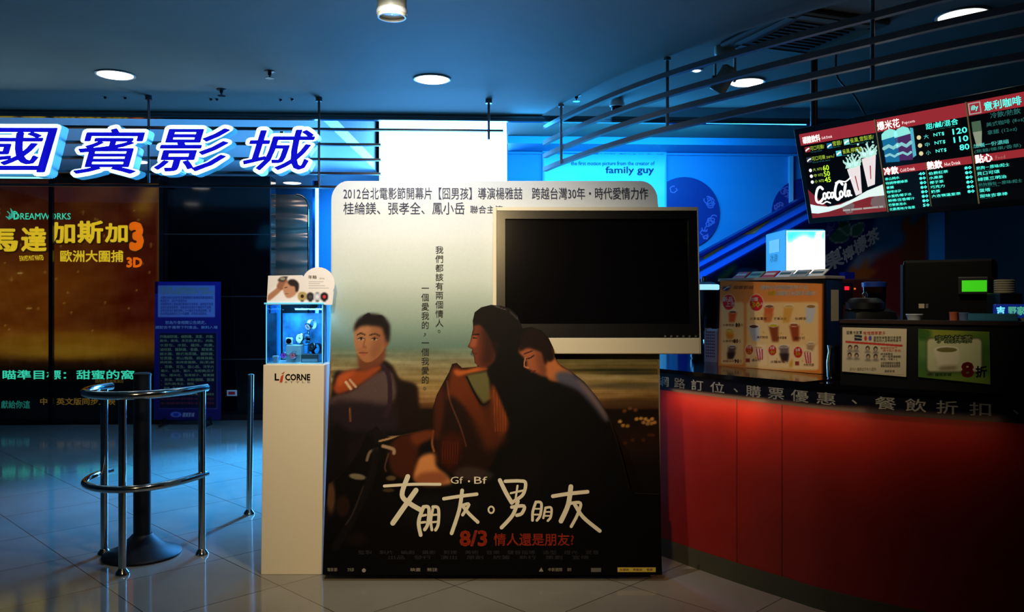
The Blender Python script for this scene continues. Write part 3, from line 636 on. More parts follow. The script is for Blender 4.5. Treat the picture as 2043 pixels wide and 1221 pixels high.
for k, y in enumerate((1102, 1112)):
    text(SF, t, ('監製　製片　編劇　攝影　剪接　美術　音樂　聲音指導　造型　燈光　混音', '出品　發行　演出　原創　統籌　執行　策劃　宣傳')[k], 715+k*60, y-4, 1195-k*20, y+4, WC+.003, GY, 'credit_line', res=1)
for x0, x1, s_ in ((653, 673, '電影節'), (693, 706, '文化部'), (819, 839, '映畫'), (852, 872, '傳影互動'), (1094, 1122, '中影國際'), (1132, 1140, '製作')):
    text(SF, t, s_, x0, 1133, x1, 1140, WC+.003, LG, 'logo_lettering', res=1)
MB().disc(SF.uv(726, 1138, WC+.003), .01, WC+.003).build('logo_mark', LG, t, local=True)
MB().prism(uvs([(1075, 1140), (1084, 1140), (1080, 1132)], WC), WC+.001, WC+.003).build('logo_mark', LG, t, local=True)
MB().prism(uvs([(1179, 1141), (1199, 1141), (1199, 1133), (1179, 1133)], WC), WC+.001, WC+.002).build('logo_badge', mat('ink_badge', (90, 92, 84)), t, local=True)
MB().prism(uvs([(1232, 1141), (1308, 1141), (1308, 1132), (1232, 1132)], WC), WC+.001, WC+.002).build('sponsor_strip', YE, t, local=True)
text(SF, t, '女朋友・男朋友', 1236, 1134, 1282, 1139, WC+.003, BLACK, 'sponsor_lettering', res=1); text(SF, t, '官網', 1290, 1134, 1302, 1139, WC+.003, BLACK, 'sponsor_lettering', res=1)
# what carries it: spacer blocks and rear struts
sp = MB()
for x, y in ((700, 1040), (1250, 1060), (980, 1100), (1000, 900)): u, v = SF.uv(x, y, .05); sp.box(u-.03, u+.03, v-.04, v+.04, 0, WC-.012)
sp.build('spacer', mat('foam_block', (60, 60, 60), .8), t, local=True)
for sx in (-.6, .5): MB().prism([(0, .0), (-.5, .0), (-.02, 1.2)], -.006, .006, M=SF.M @ Matrix.Translation((sx, 0.0, -.03)) @ Matrix(((0, 0, 1, 0), (0, 1, 0, 0), (1, 0, 0, 0), (0, 0, 0, 1)))).build('rear_strut', mat('cardboard', (120, 100, 70), .8), t)
u0, u1 = SF.uv(1062, 1150, 0)[0], SF.uv(1296, 1150, 0)[0]
MB().box(u0, u1, 4.225, 4.262, 0, .005).build('base_flap', BLACK, t)

# ---------------------------------------------------------------- television between the two layers
WT = .075
cu, cv = SF.uv(1191, 560, WT)
TF = Frame(SF.o+SF.u*cu+SF.v*cv+SF.n*WT, (1, 0, 0), (0, math.sin(TL), math.cos(TL)))
t = thing('television', 'large switched-off flat television with cream frame, set in front of the standee', 'television', TF)
tq = lambda px, py, w=0: TF.uv(px, py, w)
(L0, T0), (R0, B0) = tq(983, 413), tq(1399, 706)
Lm, _ = tq(991, 560); Rm, _ = tq(1394, 560); _, Tm = tq(1191, 420); _, Bm = tq(1191, 674)
TVC = mat('cream_plastic', (206, 192, 160), .4)
fm = MB(); fm.box(L0, Lm, B0, T0, -.06, 0, bev=.004); fm.box(Rm, R0, B0, T0, -.06, 0, bev=.004); fm.box(Lm, Rm, Tm, T0, -.06, 0)
fm.build('outer_frame', TVC, t, local=True)
MB().box(Lm, Rm, B0, Bm, -.06, 0, bev=.004).build('speaker_bar', TVC, t, local=True)
MB().box(L0+.01, R0-.01, B0+.01, T0-.01, -.068, -.055).build('back_cover', BLACK, t, local=True)
(sl, stp), (sr, sb) = tq(1008, 436), tq(1378, 646)
bz = MB(); bz.box(Lm, sl, Bm, Tm, -.05, -.006); bz.box(sr, Rm, Bm, Tm, -.05, -.006); bz.box(sl, sr, stp, Tm, -.05, -.006); bz.box(sl, sr, Bm, sb, -.05, -.006)
bz.build('bezel', mat('tv_bezel', (16, 16, 17), .25), t, local=True)
MB().box(sl, sr, sb, stp, -.03, -.022).build('screen', mat('tv_screen', (7, 6, 7), .12, spec=.35), t, local=True)
text(TF, t, '▪ ▪ ▪ ▪ ▪ ▪', 1325, 669, 1390, 673, .002, mat('ink_tvmark', (90, 84, 72)), 'button_marks', res=1)
MB().box(-.12, .12, -.12, .12, -.0745, -.066).build('mount_plate', BLACK, t, local=True)

# ================================================================ WATCH DISPLAY
PX0, PX1, PY0, PY1, PZT = -1.302, -.986, 4.262, 4.53, 1.088
t = thing('display_pedestal', 'tall cream display pedestal with watch lettering, at the left edge of the standee', 'pedestal', ((PX0+PX1)/2, PY0+.13, 0))
pm = MB().box(PX0, PX1, PY0, PY1, 0, PZT, bev=.003)
for v in pm.b.verts: v.co.x += .012*(v.co.z/PZT)      # it stands slightly out of true
pm.build('body', WHITE, t)
PF = Frame((PX0, PY0-.0015, 0), (1, 0, 0), ZV)
text(PF, t, 'L', 548, 745, 557, 759, 0, DK, 'brand_lettering', bold=.03)
text(PF, t, 'CORNE', 569, 746, 619, 759, 0, DK, 'brand_lettering', bold=.03)
ir = MB(); ir.prism(uvs([(558, 762), (561, 750), (566, 747), (563.5, 762)], 0, PF), 0, .0015, M=PF.M); ir.prism(uvs([(562, 745), (568.5, 741), (566, 745)], 0, PF), 0, .0015, M=PF.M); ir.build('brand_lettering', RD, t)
o = text(PF, t, 'S T Y L E', 568, 760.5, 619, 764, 0, SL, 'brand_lettering', res=1)

CZ0, CZ1, CX0, CX1, CY0, CY1 = PZT, 1.402, -1.278, -.984, 4.272, 4.525
t = thing('glass_showcase', 'blue-lit glass showcase standing on the cream pedestal', 'showcase', ((CX0+CX1)/2, (CY0+CY1)/2, CZ0))
G = glass_mat('case_glass', (205, 236, 250)); GE = mat('glass_edge', (120, 210, 240), .15, emit=.5, ecol=(.05, .5, .8))
g = .004
MB().box(CX0, CX1, CY0, CY0+g, CZ0+.006, CZ1).build('front_pane', G, t); MB().box(CX0, CX0+g, CY0+g, CY1-g, CZ0+.006, CZ1).build('side_pane', G, t)
MB().box(CX1-g, CX1, CY0+g, CY1-g, CZ0+.006, CZ1).build('side_pane', G, t); MB().box(CX0, CX1, CY1-g, CY1, CZ0+.006, CZ1).build('back_pane', G, t)
MB().box(CX0-.008, CX1+.008, CY0-.008, CY1+.008, CZ1, CZ1+.008).build('lid', GE, t)
MB().box(CX0, CX1, CY0, CY1, CZ0, CZ0+.006).build('base', mat('case_base', (190, 215, 225), .3), t)
for x, y in ((CX0, CY0), (CX1-.003, CY0), (CX0, CY1-.003), (CX1-.003, CY1-.003)): MB().box(x-.001, x+.004, y-.001, y+.004, CZ0+.006, CZ1).build('edge_seam', GE, t)
MB().box(CX1-.075, CX1-.035, CY0+.03, CY0+.09, CZ1-.022, CZ1-.001).build('lamp_housing', mat('lamp_brown', (96, 70, 54), .5), t)
lamp('case_led', 'AREA', ((CX0+CX1)/2-.01, CY0+.06, CZ1-.03), 2.6, (.30, .70, 1), ((CX0+CX1)/2, CY0+.16, CZ0), shape='RECTANGLE', size=.2, size_y=.03)
MB().prism([(CX0+.02, CZ0+.02), (CX1-.03, CZ0+.02), (CX1-.03, CZ1-.05), (CX0+.02, CZ1-.05)], 0, .003, M=Matrix.Translation((0, CY1-.012, 0)) @ Matrix.Rotation(math.pi/2, 4, 'X')).build('backing_card', noise_mat('blue_card', (10, 30, 80), (60, 150, 210), 9, .5), t)
Yc = CY0+.11
def block(px0, px1, pz, z1, d, m, label, name='display_block'):
    a, b = P(px0, 700, Yc), P(px1, 700, Yc)
    t = thing(name, label, 'display block', ((a.x+b.x)/2, Yc, pz))
    MB().box(a.x, b.x, Yc-d/2, Yc+d/2, pz, z1, bev=.002).build('block', m, t); MB().box(a.x+.004, b.x-.004, Yc-d/2-.001, Yc-d/2, pz+.004, pz+(z1-pz)*.45).build('front_label', mat('block_label', (150, 150, 155), .4), t)
GB = mat('grey_block', (70, 66, 66), .5); LBK = mat('silver_block', (190, 195, 200), .4)
FZ = CZ0+.006
block(574, 604, FZ, 1.185, .07, LBK, 'silver display block in the middle of the glass showcase, under two watches')
block(605, 639, FZ, 1.137, .09, GB, 'dark grey display block at the right of the glass showcase, under the black watch')
def watch(px, py, Y, size, casec, dialc, strapc, label, square=False, yaw=0, tilt=0, z0=None):
    c = P(px, py, Y); R = size/2; rr = R*1.25
    M = Matrix.Translation(c) @ Matrix.Rotation(math.radians(yaw), 4, 'Z') @ Matrix.Rotation(math.radians(tilt), 4, 'X')
    t = thing('wristwatch', label, 'watch', M, 'wristwatches in the glass showcase')
    loop = [(0, rr*.95+rr*1.0*math.sin(a), rr*1.02*math.cos(a)) for a in [2*math.pi*k/24 for k in range(24)]]
    sb = MB(); r0 = R*.5
    ring = []
    for x in (-r0, r0):
        for s_ in (1, .93): ring.append([sb.b.verts.new((x, rr*.95+(p[1]-rr*.95)*s_, p[2]*s_)) for p in loop])
    for A, B in ((0, 1), (1, 3), (3, 2), (2, 0)):
        for k in range(24): sb.b.faces.new((ring[A][k], ring[A][(k+1) % 24], ring[B][(k+1) % 24], ring[B][k]))
    sb.build('strap', strapc, t, local=True, smooth=True)
    cb = MB(); Mx = Matrix.Rotation(math.pi/2, 4, 'X')
    if square: cb.box(-R, R, -.008, .004, -R, R, bev=.003)
    else: cb.lathe([(R*.9, -.004), (R, 0), (R, .008), (R*.86, .010), (R*.82, .008)], (0, 0, 0), 24, Mx)
    cb.build('case', casec, t, local=True, smooth=not square)
    MB().lathe([(R*.8, .0085), (R*.79, .0105)], (0, 0, 0), 24, Mx).build('dial', dialc, t, local=True)
    hm = MB(); hm.box(-.0012, .0012, -.0125, -.0115, -R*.1, R*.6); hm.box(-R*.1, R*.45, -.0125, -.0115, -.001, .001); hm.build('hands', BLACK if dialc.name != 'dial_dark' else CHROME, t, local=True)
    MB().lathe([(R*.14, 0), (R*.14, .006)], (0, 0, 0), 10, Matrix.Translation((R, 0, 0)) @ Matrix.Rotation(math.pi/2, 4, 'Y')).build('crown', CHROME, t, local=True)
WSIL = mat('watch_silver', (210, 215, 220), .15, 1); WWH = mat('watch_white', (236, 236, 236), .3); DBL = mat('dial_dark', (14, 16, 22), .2); DPI = mat('dial_pink', (230, 110, 130), .3, emit=.4); DPU = mat('dial_purple', (150, 70, 190), .3, emit=.5); SBK = mat('strap_black', (12, 12, 15), .4)
watch(577, 680.5, Yc-.02, .036, WWH, DBL, WSIL, 'white square wristwatch on the silver block in the glass showcase', True)
watch(599.5, 675, Yc+.01, .054, WSIL, WWH, WSIL, 'large silver round wristwatch at the centre of the glass showcase', yaw=-25, tilt=-10)
watch(624, 693, Yc, .05, SBK, DBL, SBK, 'black wristwatch on the dark grey block at the right of the glass showcase', yaw=-35, tilt=-20)
watch(566, 709, Yc-.05, .034, WSIL, DPU, WSIL, 'small wristwatch with purple dial at the front left of the glass showcase')
watch(585, 709.5, Yc-.05, .036, WSIL, DPI, SBK, 'small wristwatch with pink dial at the front of the glass showcase', yaw=-6)
watch(616, 651, Yc+.05, .042, WSIL, mat('dial_rose', (190, 150, 150), .3), WWH, 'pale wristwatch raised at the upper right inside the glass showcase', yaw=-30, tilt=25)
a = P(616, 651, Yc+.10)
t = thing('watch_stand', 'slim clear stand holding the raised pale watch in the showcase', 'stand', (a.x, a.y, FZ))
MB().tube([(a.x, a.y, FZ), (a.x, a.y, a.z-.02)], .006, 10).build('stem', WSIL, t); MB().lathe([(.02, 0), (.02, .005)], (a.x, a.y, FZ), 16).build('base', WSIL, t)
c = P(550, 719, Yc-.06)
t = thing('jewel_box', 'tiny grey gift box at the left front corner of the glass showcase', 'box', (c.x, c.y, FZ))
MB().box(c.x-.013, c.x+.013, c.y-.013, c.y+.013, FZ, FZ+.026, bev=.002).build('box_body', mat('box_grey', (150, 155, 165), .4), t); MB().box(c.x-.014, c.x+.014, c.y-.014, c.y+.014, FZ+.026, FZ+.037, bev=.002).build('box_lid', mat('box_lid', (190, 195, 205), .3), t)

# advertising card on the showcase
AF = Frame((-1.275, 4.268, CZ1+.0085), (1, .02, 0), (0, .06, 1))
t = thing('advertising_card', 'white watch advertising card with round-topped right half, on the glass showcase', 'card', AF)
oc = [(532, 608), (535, 550), (603, 549)]
for k in range(15): a = math.radians(205+k*13.2); oc.append((635+33*math.cos(a), 566+33*math.sin(a)))
oc += [(666, 580), (663, 608)]
MB().prism(uvs(oc, 0, AF)[::-1], -.005, -.0006).build('board', WHITE, t, local=True)
pa = Print(528, 528, 672, 612, .9); pa.c[:] = (228, 220, 214)
pa.poly([(532, 608), (535, 585), (550, 570), (562, 574), (575, 592), (600, 594), (606, 606)], (236, 232, 230), 2)
pa.poly([(534, 590), (548, 578), (558, 570), (564, 576), (550, 590), (536, 600)], (176, 122, 92), 1)
pa.poly([(552, 572), (558, 560), (566, 554), (574, 560), (570, 574), (560, 578)], (150, 100, 76), 1)
pa.poly([(565, 580), (566, 570), (574, 562), (590, 566), (594, 580), (584, 592), (572, 594)], (190, 138, 108), 1)
pa.poly([(574, 564), (578, 558), (588, 558), (596, 566), (595, 580), (590, 582), (588, 572), (580, 570)], (44, 36, 34), 1)
pa.stroke([(568, 574), (573, 573)], 1.5, (50, 36, 30), .6); pa.stroke([(569, 586), (575, 586)], 1.4, (150, 86, 76), .6)
pa.poly([(554, 560), (562, 552), (574, 552), (566, 562)], (70, 60, 54), .6); pa.ell(564, 556, 5, 3, (150, 140, 120), 1)
for x, c1, c2 in ((603, (176, 150, 90), (40, 34, 30)), (619, (44, 42, 48), (70, 68, 74)), (633, (190, 190, 194), (220, 220, 222)), (647, (30, 26, 30), (196, 50, 60))):
    big = x < 610
    pa.poly([(x-3, 584), (x+3, 584), (x+3, 602), (x-3, 602)], (30, 28, 30), .6, smooth=False); pa.poly([(x-6-big, 586-big*2), (x+6+big, 586-big*2), (x+6+big, 598), (x-6-big, 598)], c1, .8); pa.ell(x, 592-big, 3.4, 3.6, c2, .8)
for y, x1 in ((562, 645), (566, 638), (570, 648), (575, 656)): pa.stroke([(616, y), (x1, y)], .9, (150, 144, 140), .5)
pa.sheet(AF, oc, 0, 'card_print', PAPER, t)
text(AF, t, '年輪', 615, 549, 632, 556.5, .0012, ink('near_black', (40, 38, 40)), 'heading', res=1); text(AF, t, 'since', 637, 553, 647, 557, .0012, LG, 'heading', res=1)

# ================================================================ LEFT SIDE: barrier, post, bollard
def foot(mb, x, y, r=.036): return mb.lathe([(r, 0), (r, .006), (r*.92, .014), (.021, .030), (.0195, .034)], (x, y, 0), 24)
LEG = [(-2.282, 4.60), (-2.02, 4.262), (-1.735, 4.60)]
t = thing('barrier_rail', 'chrome horseshoe barrier rail on three legs, around the black post stand', 'barrier', (-2.02, 4.5, 0), None)
for x, y in LEG:
    l = MB().tube([(x, y, .02), (x, y, .925)], .0195, 18).build('leg', CHROME, t, smooth=True)
    foot(MB(), x, y).build('foot_flange', CHROME, l, smooth=True)
def horseshoe(z, r):
    pts = [(-2.30, 4.72), (-2.325, 4.62), (-2.32, 4.50), (-2.27, 4.37), (-2.16, 4.275), (-2.02, 4.245), (-1.89, 4.30), (-1.80, 4.42), (-1.745, 4.56), (-1.725, 4.64)]
    q = [(p.x, p.y, z) for p in smoothline([(*p, 0) for p in pts], 8)]; return MB().tube(q, r, 16)
horseshoe(.93, .022).build('top_rail', CHROME, t, smooth=True)
horseshoe(.445, .019).build('lower_rail', CHROME, t, smooth=True)
t = thing('post_stand', 'black square post on a round weighted base, inside the chrome barrier', 'stand', (-2.065, 4.59, 0))
BP = mat('black_powder', (6, 6, 9), .5, spec=.3)
MB().lathe([(.205, 0), (.207, .012), (.20, .02), (.13, .05), (.07, .10), (.052, .12)], (-2.065, 4.59, 0), 44).build('base', BP, t, smooth=True)
MB().tube([(-2.065, 4.59, .10), (-2.065, 4.59, 1.0)], .046, 28).build('post', BP, t, smooth=True); MB().lathe([(.047, 0), (.048, .012), (.04, .018)], (-2.065, 4.59, 1.0), 28).build('cap', BP, t, smooth=True)
B = PZ(497, 1026, 0)
t = thing('bollard', 'single chrome bollard post on the floor left of the cream pedestal', 'bollard', (B.x, B.y, 0))
MB().tube([(B.x, B.y, .02), (B.x+.012, B.y, .925)], .0195, 18).build('post', CHROME, t, smooth=True); foot(MB(), B.x, B.y).build('foot_flange', CHROME, t, smooth=True)
MB().lathe([(.0205, 0), (.021, .004), (.012, .01), (.002, .012)], (B.x+.012, B.y, .924), 18).build('cap', CHROME, t, smooth=True)

# ---------------------------------------------------------------- purple notice stand
NB = PZ(374, 848, 0)
NF = Frame((NB.x, NB.y, 0), BU, (0, .07, 1))
t = thing('notice_stand', 'purple cinema notice board on small feet, in front of the black granite wall', 'notice board', NF)
NP = attr_mat('notice_print', rough=.4, spec=.3)
on = [(307, 838), (309, 562), (440, 562), (440, 838)]
MB().prism(uvs(on, 0, NF)[::-1], -.02, -.0006).build('board', mat('notice_edge', (34, 26, 74), .5), t, local=True)
pn = Print(300, 556, 446, 844, 1.6).vgrad([(556, (58, 40, 150)), (660, (44, 30, 110)), (845, (30, 24, 84))])
pn.poly([(315, 570), (429, 570), (429, 633), (315, 633)], (150, 150, 205), .6, smooth=False); pn.poly([(317, 664), (433, 664), (433, 815), (317, 815)], (18, 16, 46), .6, smooth=False)
for q in (((317, 664), (433, 664)), ((317, 815), (433, 815)), ((317, 664), (317, 815)), ((433, 664), (433, 815))): pn.stroke(q, 1.2, (70, 66, 120), .5)
pn.ell(351, 827, 11, 5.5, (120, 140, 200), 1, .8); pn.ell(351, 827, 6, 3.4, (40, 50, 150), 1)
pn.sheet(NF, on, 0, 'notice_print', NP, t)
NY = ink('notice_yellow', (176, 172, 110)); NV = ink('notice_violet', (70, 66, 140)); NW = ink('notice_white', (196, 196, 214)); NO = ink('notice_red', (150, 60, 60))
text(NF, t, '親愛的貴賓，依據消費者保護法公告電影院\n定型化契約應記載及不得記載事項，請詳閱公告', 319, 573, 427, 587, .002, NY, 'notice_heading', res=1, lines=1.0)
text(NF, t, '本戲院自即日起配合主管機關規定辦理退換票相關事宜，\n敬請配合，造成不便請見諒。\n持優惠票券之貴賓請於開場前兌換票券，逾時恕不受理\n並請妥善保管票券，如有遺失毀損恕不補發亦不退費。\n如需退票請於電影放映二十分鐘前至售票處辦理，並\n酌收票面金額百分之十手續費，詳情請洽服務台。', 320, 591, 427, 629, .002, NV, 'notice_text', res=1, lines=1.05)
text(NF, t, '恕為外食相關公告規定。', 330, 640, 411, 647, .002, NW, 'notice_line', res=1)
text(NF, t, '請配合不攜帶下列食品、飲料入場', 310, 650, 434, 656, .002, NW, 'notice_line', res=1)
food = ['炸雞鹹酥雞、鹹酥雞、漢堡、炸雞、', '雞排、雞塊、臭豆腐(臭豆)、肉圓、', '水煎包、水餃、雞排、肉羹、', '滷味類、鹽酥雞、香腸、關東煮、', '鹹水雞、韓式泡菜鍋、鹽酥雞、', '甘蔗雞、東山鴨頭、麻辣臭鍋、', '燒烤類、炭烤香腸類、蒜(蔥)類', '、芭樂、花生、甜心蒜、洋芋片', '薯片、仙貝、薯片、有殼類(瓜子', '類)、爆米花、堅果類子、堅果類', '、熱湯、粥類、米粉/麵類、甜湯', '、油炸(類)食品、榴槤、', '、榴槤、帶湯(類)水果、粥']
for i, s_ in enumerate(food): text(NF, t, s_, 319 if i < 7 else 321, 668.5+i*8.6, 427 if i < 11 else 400-i*1, 674.5+i*8.6, .002, NY, 'notice_row', res=1)
for i in range(3): text(NF, t, '※以上食品請於場外食用完畢再入場，謝謝您的配合', 320, 784+i*9, 427, 789+i*9, .002, NY if i == 0 else NO, 'notice_row', res=1)
text(NF, t, '國賓影城', 364, 823, 388, 832, .002, NW, 'brand_lettering', res=1, shear=.2)
for px in (330, 421):
    a = NF.uv(px, 840); q = NF.o+NF.u*a[0]
    f = MB(); f.box(q.x-.012, q.x+.012, q.y-.16, q.y+.03, 0, .02, bev=.004); f.box(q.x-.01, q.x+.01, q.y-.02, q.y+.0, .02, .09); f.build('foot', BLACK, t)
# red call point on the granite
GF2 = lambda px, py, w=.002: GRANF.uv(px, py, w)
(a0, b0), (a1, b1) = GF2(453, 790), GF2(473, 778)
t = thing('alarm_plate', 'small white wall plate with red panel, low on the black granite', 'alarm button', GRANF)
MB().box(a0, a1, b0, b1, .001, .014, bev=.003).build('plate', mat('white_plastic', (225, 222, 220), .4), t, local=True)
MB().box(a0+.02, a1-.02, b0+.018, b1-.018, .0145, .018).build('panel', mat('red_plastic', (200, 40, 50), .4), t, local=True)

# ---------------------------------------------------------------- film lightbox on the granite wall, with glazed frame in front
LF = Frame(GRANF.o+GRANF.n*.14, BU, ZV)
t = thing('film_lightbox', 'large amber backlit film advertisement filling the wall at the far left', 'lightbox', LF)
ol = [(-60, 836), (-60, 357), (317, 357), (317, 836)]
MB().prism(uvs(ol, 0, LF)[::-1], -.13, -.001).build('housing', BLACK, t, local=True)
pl = Print(-68, 350, 324, 842, 2.6).vgrad([(350, (36, 14, 4)), (400, (84, 38, 10)), (470, (118, 52, 10)), (560, (128, 62, 10)), (640, (104, 44, 8)), (668, (138, 72, 12)), (700, (120, 74, 14)), (725, (50, 26, 6)), (742, (12, 7, 3)), (842, (4, 4, 4))])
pl.poly([(60, 360), (190, 350), (180, 430), (60, 520), (-40, 500)], (84, 30, 6), 40, .7); pl.poly([(230, 440), (324, 420), (324, 640), (240, 640)], (84, 18, 6), 26, .75)
pl.poly([(262, 420), (300, 352), (324, 352), (324, 372), (290, 440)], (206, 156, 40), 10, .65, smooth=False)
pl.poly([(150, 372), (230, 354), (260, 354), (200, 410), (150, 430)], (120, 64, 12), 14, .6)
pl.ell(30, 600, 120, 90, (158, 84, 10), 60, .5); pl.ell(120, 690, 170, 26, (168, 112, 22), 16, .7); pl.ell(140, 700, 90, 14, (188, 140, 40), 12, .45)
pl.poly([(-158, 745), (324, 745), (324, 842), (-158, 842)], (3, 3, 4), 3, 1, smooth=False)
pl.streak(350, 740, 4, 14, 10)
for k in range(34):
    x, y = rng.uniform(-10, 312), rng.uniform(410, 660); pl.ell(x, y, 1.9, 1.9, (236, 196, 90), 2, .55)
for x, y in ((165, 424), (302, 489), (58, 615), (22, 557), (40, 545)): pl.stroke([(x-5, y), (x+5, y)], 1.4, (240, 200, 110), 1, .8); pl.stroke([(x, y-5), (x, y+5)], 1.4, (240, 200, 110), 1, .8)
pl.sheet(LF, ol, 0, 'film_print', BACKLIT, t)
def glow(n, c, e): return mat('glow_'+n, c, .4, emit=e)
GO = glow('gold', (200, 176, 40), .9); OR = glow('orange', (208, 112, 16), .8); CY = glow('cyan', (70, 205, 180), .75); CY2 = glow('dim_cyan', (36, 120, 110), .6); AM = glow('dim_amber', (120, 92, 30), .6); GD = glow('gold_shadow', (56, 30, 4), .6)
text(LF, t, 'DREAMWORKS', 28, 425, 141, 438, .004, CY, 'studio_lettering', bold=.01)
text(LF, t, 'D', 27, 421, 36, 438, .005, CY, 'studio_lettering', bold=.01)
mb = MB(); mb.ribbon([LF.uv(*p, .004) for p in ((12, 432), (18, 436), (24, 432), (25, 424), (21, 416))], [.01, .03, .04, .03, .006], .004); mb.ribbon([LF.uv(*p, .004) for p in ((15, 422), (20, 427), (18, 432))], .012, .0045); mb.build('studio_mark', CY, t, local=True)
for ch, x0, x1, y0, y1 in (('馬', -48, 36, 456, 502), ('達', 42, 93, 452, 502), ('加', 100, 150, 443, 486), ('斯', 154, 206, 440, 486), ('加', 209, 255, 445, 484)):
    letters(LF, t, ch, (x0+1, y1+3), (x1+4, y1+3), (x0+1, y0+1), .003, GD, 'title_shadow', bold=.05); letters(LF, t, ch, (x0, y1), (x1, y1), (x0, y0), .005, GO, 'title_lettering', bold=.035)
letters(LF, t, '3', (259, 504), (291, 502), (257, 444), .003, GD, 'title_shadow', bold=.08); letters(LF, t, '3', (258, 502), (288, 500), (256, 443), .005, OR, 'title_lettering', bold=.07)
text(LF, t, '歐洲大圍捕', 120, 499, 246, 523, .004, GO, 'subtitle_lettering', bold=.025)
text(LF, t, '3D', 252, 513, 284, 534, .004, OR, 'subtitle_lettering', bold=.05)
letters(LF, t, "EUROPE'S MOST WANTED", (40, 521), (88, 519), (38, 510), .004, GO, 'subtitle_lettering', res=1, bold=.03)
text(LF, t, '瞄準目標：甜蜜的窩', 5, 738, 268, 757, .004, CY, 'slogan_lettering', bold=.02)
text(LF, t, '國際巨星獻聲演出', 190, 757, 246, 764, .004, AM, 'slogan_lettering', res=1)
text(LF, t, '獻給你這', 2, 799, 60, 815, .004, CY2, 'slogan_lettering', bold=.02); text(LF, t, '中、英文版同步上映', 80, 794, 230, 808, .004, AM, 'slogan_lettering', bold=.02)
# frame of the glazed screen in front of the lightbox
DF = Frame(GRANF.o+GRANF.n*.24, BU, ZV)
dx = lambda px: DF.uv(px, 600)[0]; dz = lambda py: DF.uv(60, py)[1]
t = thing('glazed_screen', 'dark metal framed glass screen with one tall mullion, in front of the amber lightbox', 'glass screen', DF)
FR = mat('dark_bronze', (46, 42, 40), .25, .9)
MB().box(dx(99), dx(107), 0, dz(352), -.02, .03, bev=.004).build('mullion', FR, t, local=True)
MB().box(-6.3, dx(107), dz(358), dz(349), -.02, .03, bev=.003).build('header_rail', FR, t, local=True)
MB().box(dx(107), dx(318), dz(365), dz(354), -.02, .02, bev=.003).build('header_rail', mat('red_bronze', (60, 36, 26), .3, .6), t, local=True)
MB().box(-6.3, dx(318), 0, .03, -.02, .03).build('sill', FR, t, local=True)
MB().box(-6.3, dx(99), .03, dz(358), .004, .010).build('glass_pane', glass_mat('screen_glass', (236, 240, 240)), t, local=True)
MB().box(dx(107), dx(316), .03, dz(365), .004, .010).build('glass_pane', glass_mat('screen_glass'), t, local=True)
t = thing('tube_light', 'pale fluorescent tube pair above the glazed screen at the far left', 'tube light', DF)
for py in (351, 356): MB().tube([(-6.3, dz(py)+.0, .055), (dx(104), dz(py), .055)], .010, 10).build('tube', glow('tube', (150, 235, 235), 1.2 if py == 351 else .7), t, local=True)
MB().box(-6.3, dx(106), dz(359.5), dz(348), .0305, .044).build('batten', BLACK, t, local=True)
MB().box(-6.3, -6.25, dz(357), dz(350), .04, .06).build('end_cap', BLACK, t, local=True)

# ---------------------------------------------------------------- chrome clad column and blue tube in the corridor
c = P(572, 600, 10.62)
t = thing('chrome_column', 'wavy mirror-chrome clad column with a rounded top, right of the black granite wall', 'column', (c.x, c.y, 0))
cw = .285; ztop = 1.42+212/F*10.62
prof = [(-cw-.14, 0), (cw, 0), (cw, ztop-.22)] + [(cw-.16+.16*math.cos(math.radians(a)), ztop-.16+.16*math.sin(math.radians(a))) for a in range(0, 91, 15)] + [(-cw-.14, ztop)]
bm_ = MB(); n = 40
zs = np.linspace(.0, 1, n)
wav = noise_mat('mirror_chrome', (170, 150, 140), (220, 180, 150), 2, .22, .6)  # brown tones stand in for warm lobby reflections in the cladding
nt = wav.node_tree; bmp = nt.nodes.new('ShaderNodeBump'); wv = nt.nodes.new('ShaderNodeTexNoise'); mp = nt.nodes.new('ShaderNodeMapping'); tc = nt.nodes.new('ShaderNodeTexCoord')
mp.inputs['Scale'].default_value = (.5, .5, 3.5); wv.inputs['Scale'].default_value = 1.6; wv.inputs['Detail'].default_value = 1; bmp.inputs['Strength'].default_value = .9; bmp.inputs['Distance'].default_value = .25
nt.links.new(tc.outputs['Object'], mp.inputs[0]); nt.links.new(mp.outputs[0], wv.inputs[0]); nt.links.new(wv.outputs[0], bmp.inputs['Height']); nt.links.new(bmp.outputs[0], nt.nodes['Principled BSDF'].inputs['Normal'])
MB().prism([(c.x+a, b) for a, b in prof], -.15, .15, M=Matrix(((1, 0, 0, 0), (0, 0, -1, c.y+.15), (0, 1, 0, 0), (0, 0, 0, 1)))).build('cladding', wav, t)
ed = [(c.x+a, c.y-.008, b) for a, b in prof[1:-1]]
MB().tube(ed, .014, 10).build('edge_trim', CHROME, t, smooth=True)
MB().box(c.x-cw-.14, c.x+cw, c.y-.02, c.y-.001, 0, .1).build('plinth', BLACK, t)
c = P(633, 600, 9.75)
t = thing('neon_tube', 'tall vertical blue-white light tube beside the chrome column, left of the standee', 'tube light', (c.x, c.y, 0))
MB().tube([(c.x, c.y, .06), (c.x, c.y, 2.76)], .016, 12).build('tube', mat('tube_blue', (120, 220, 255), .3, emit=18, ecol=(.10, .50, 1)), t)
MB().box(c.x-.05, c.x-.018, c.y-.03, c.y+.05, 0, 2.84).build('channel', mat('blue_channel', (60, 110, 190), .3, .5), t); MB().box(c.x-.03, c.x+.03, c.y-.03, c.y+.03, 0, .06).build('base_cap', BLACK, t); MB().box(c.x-.03, c.x+.03, c.y-.03, c.y+.03, 2.76, 2.84).build('top_cap', BLACK, t)

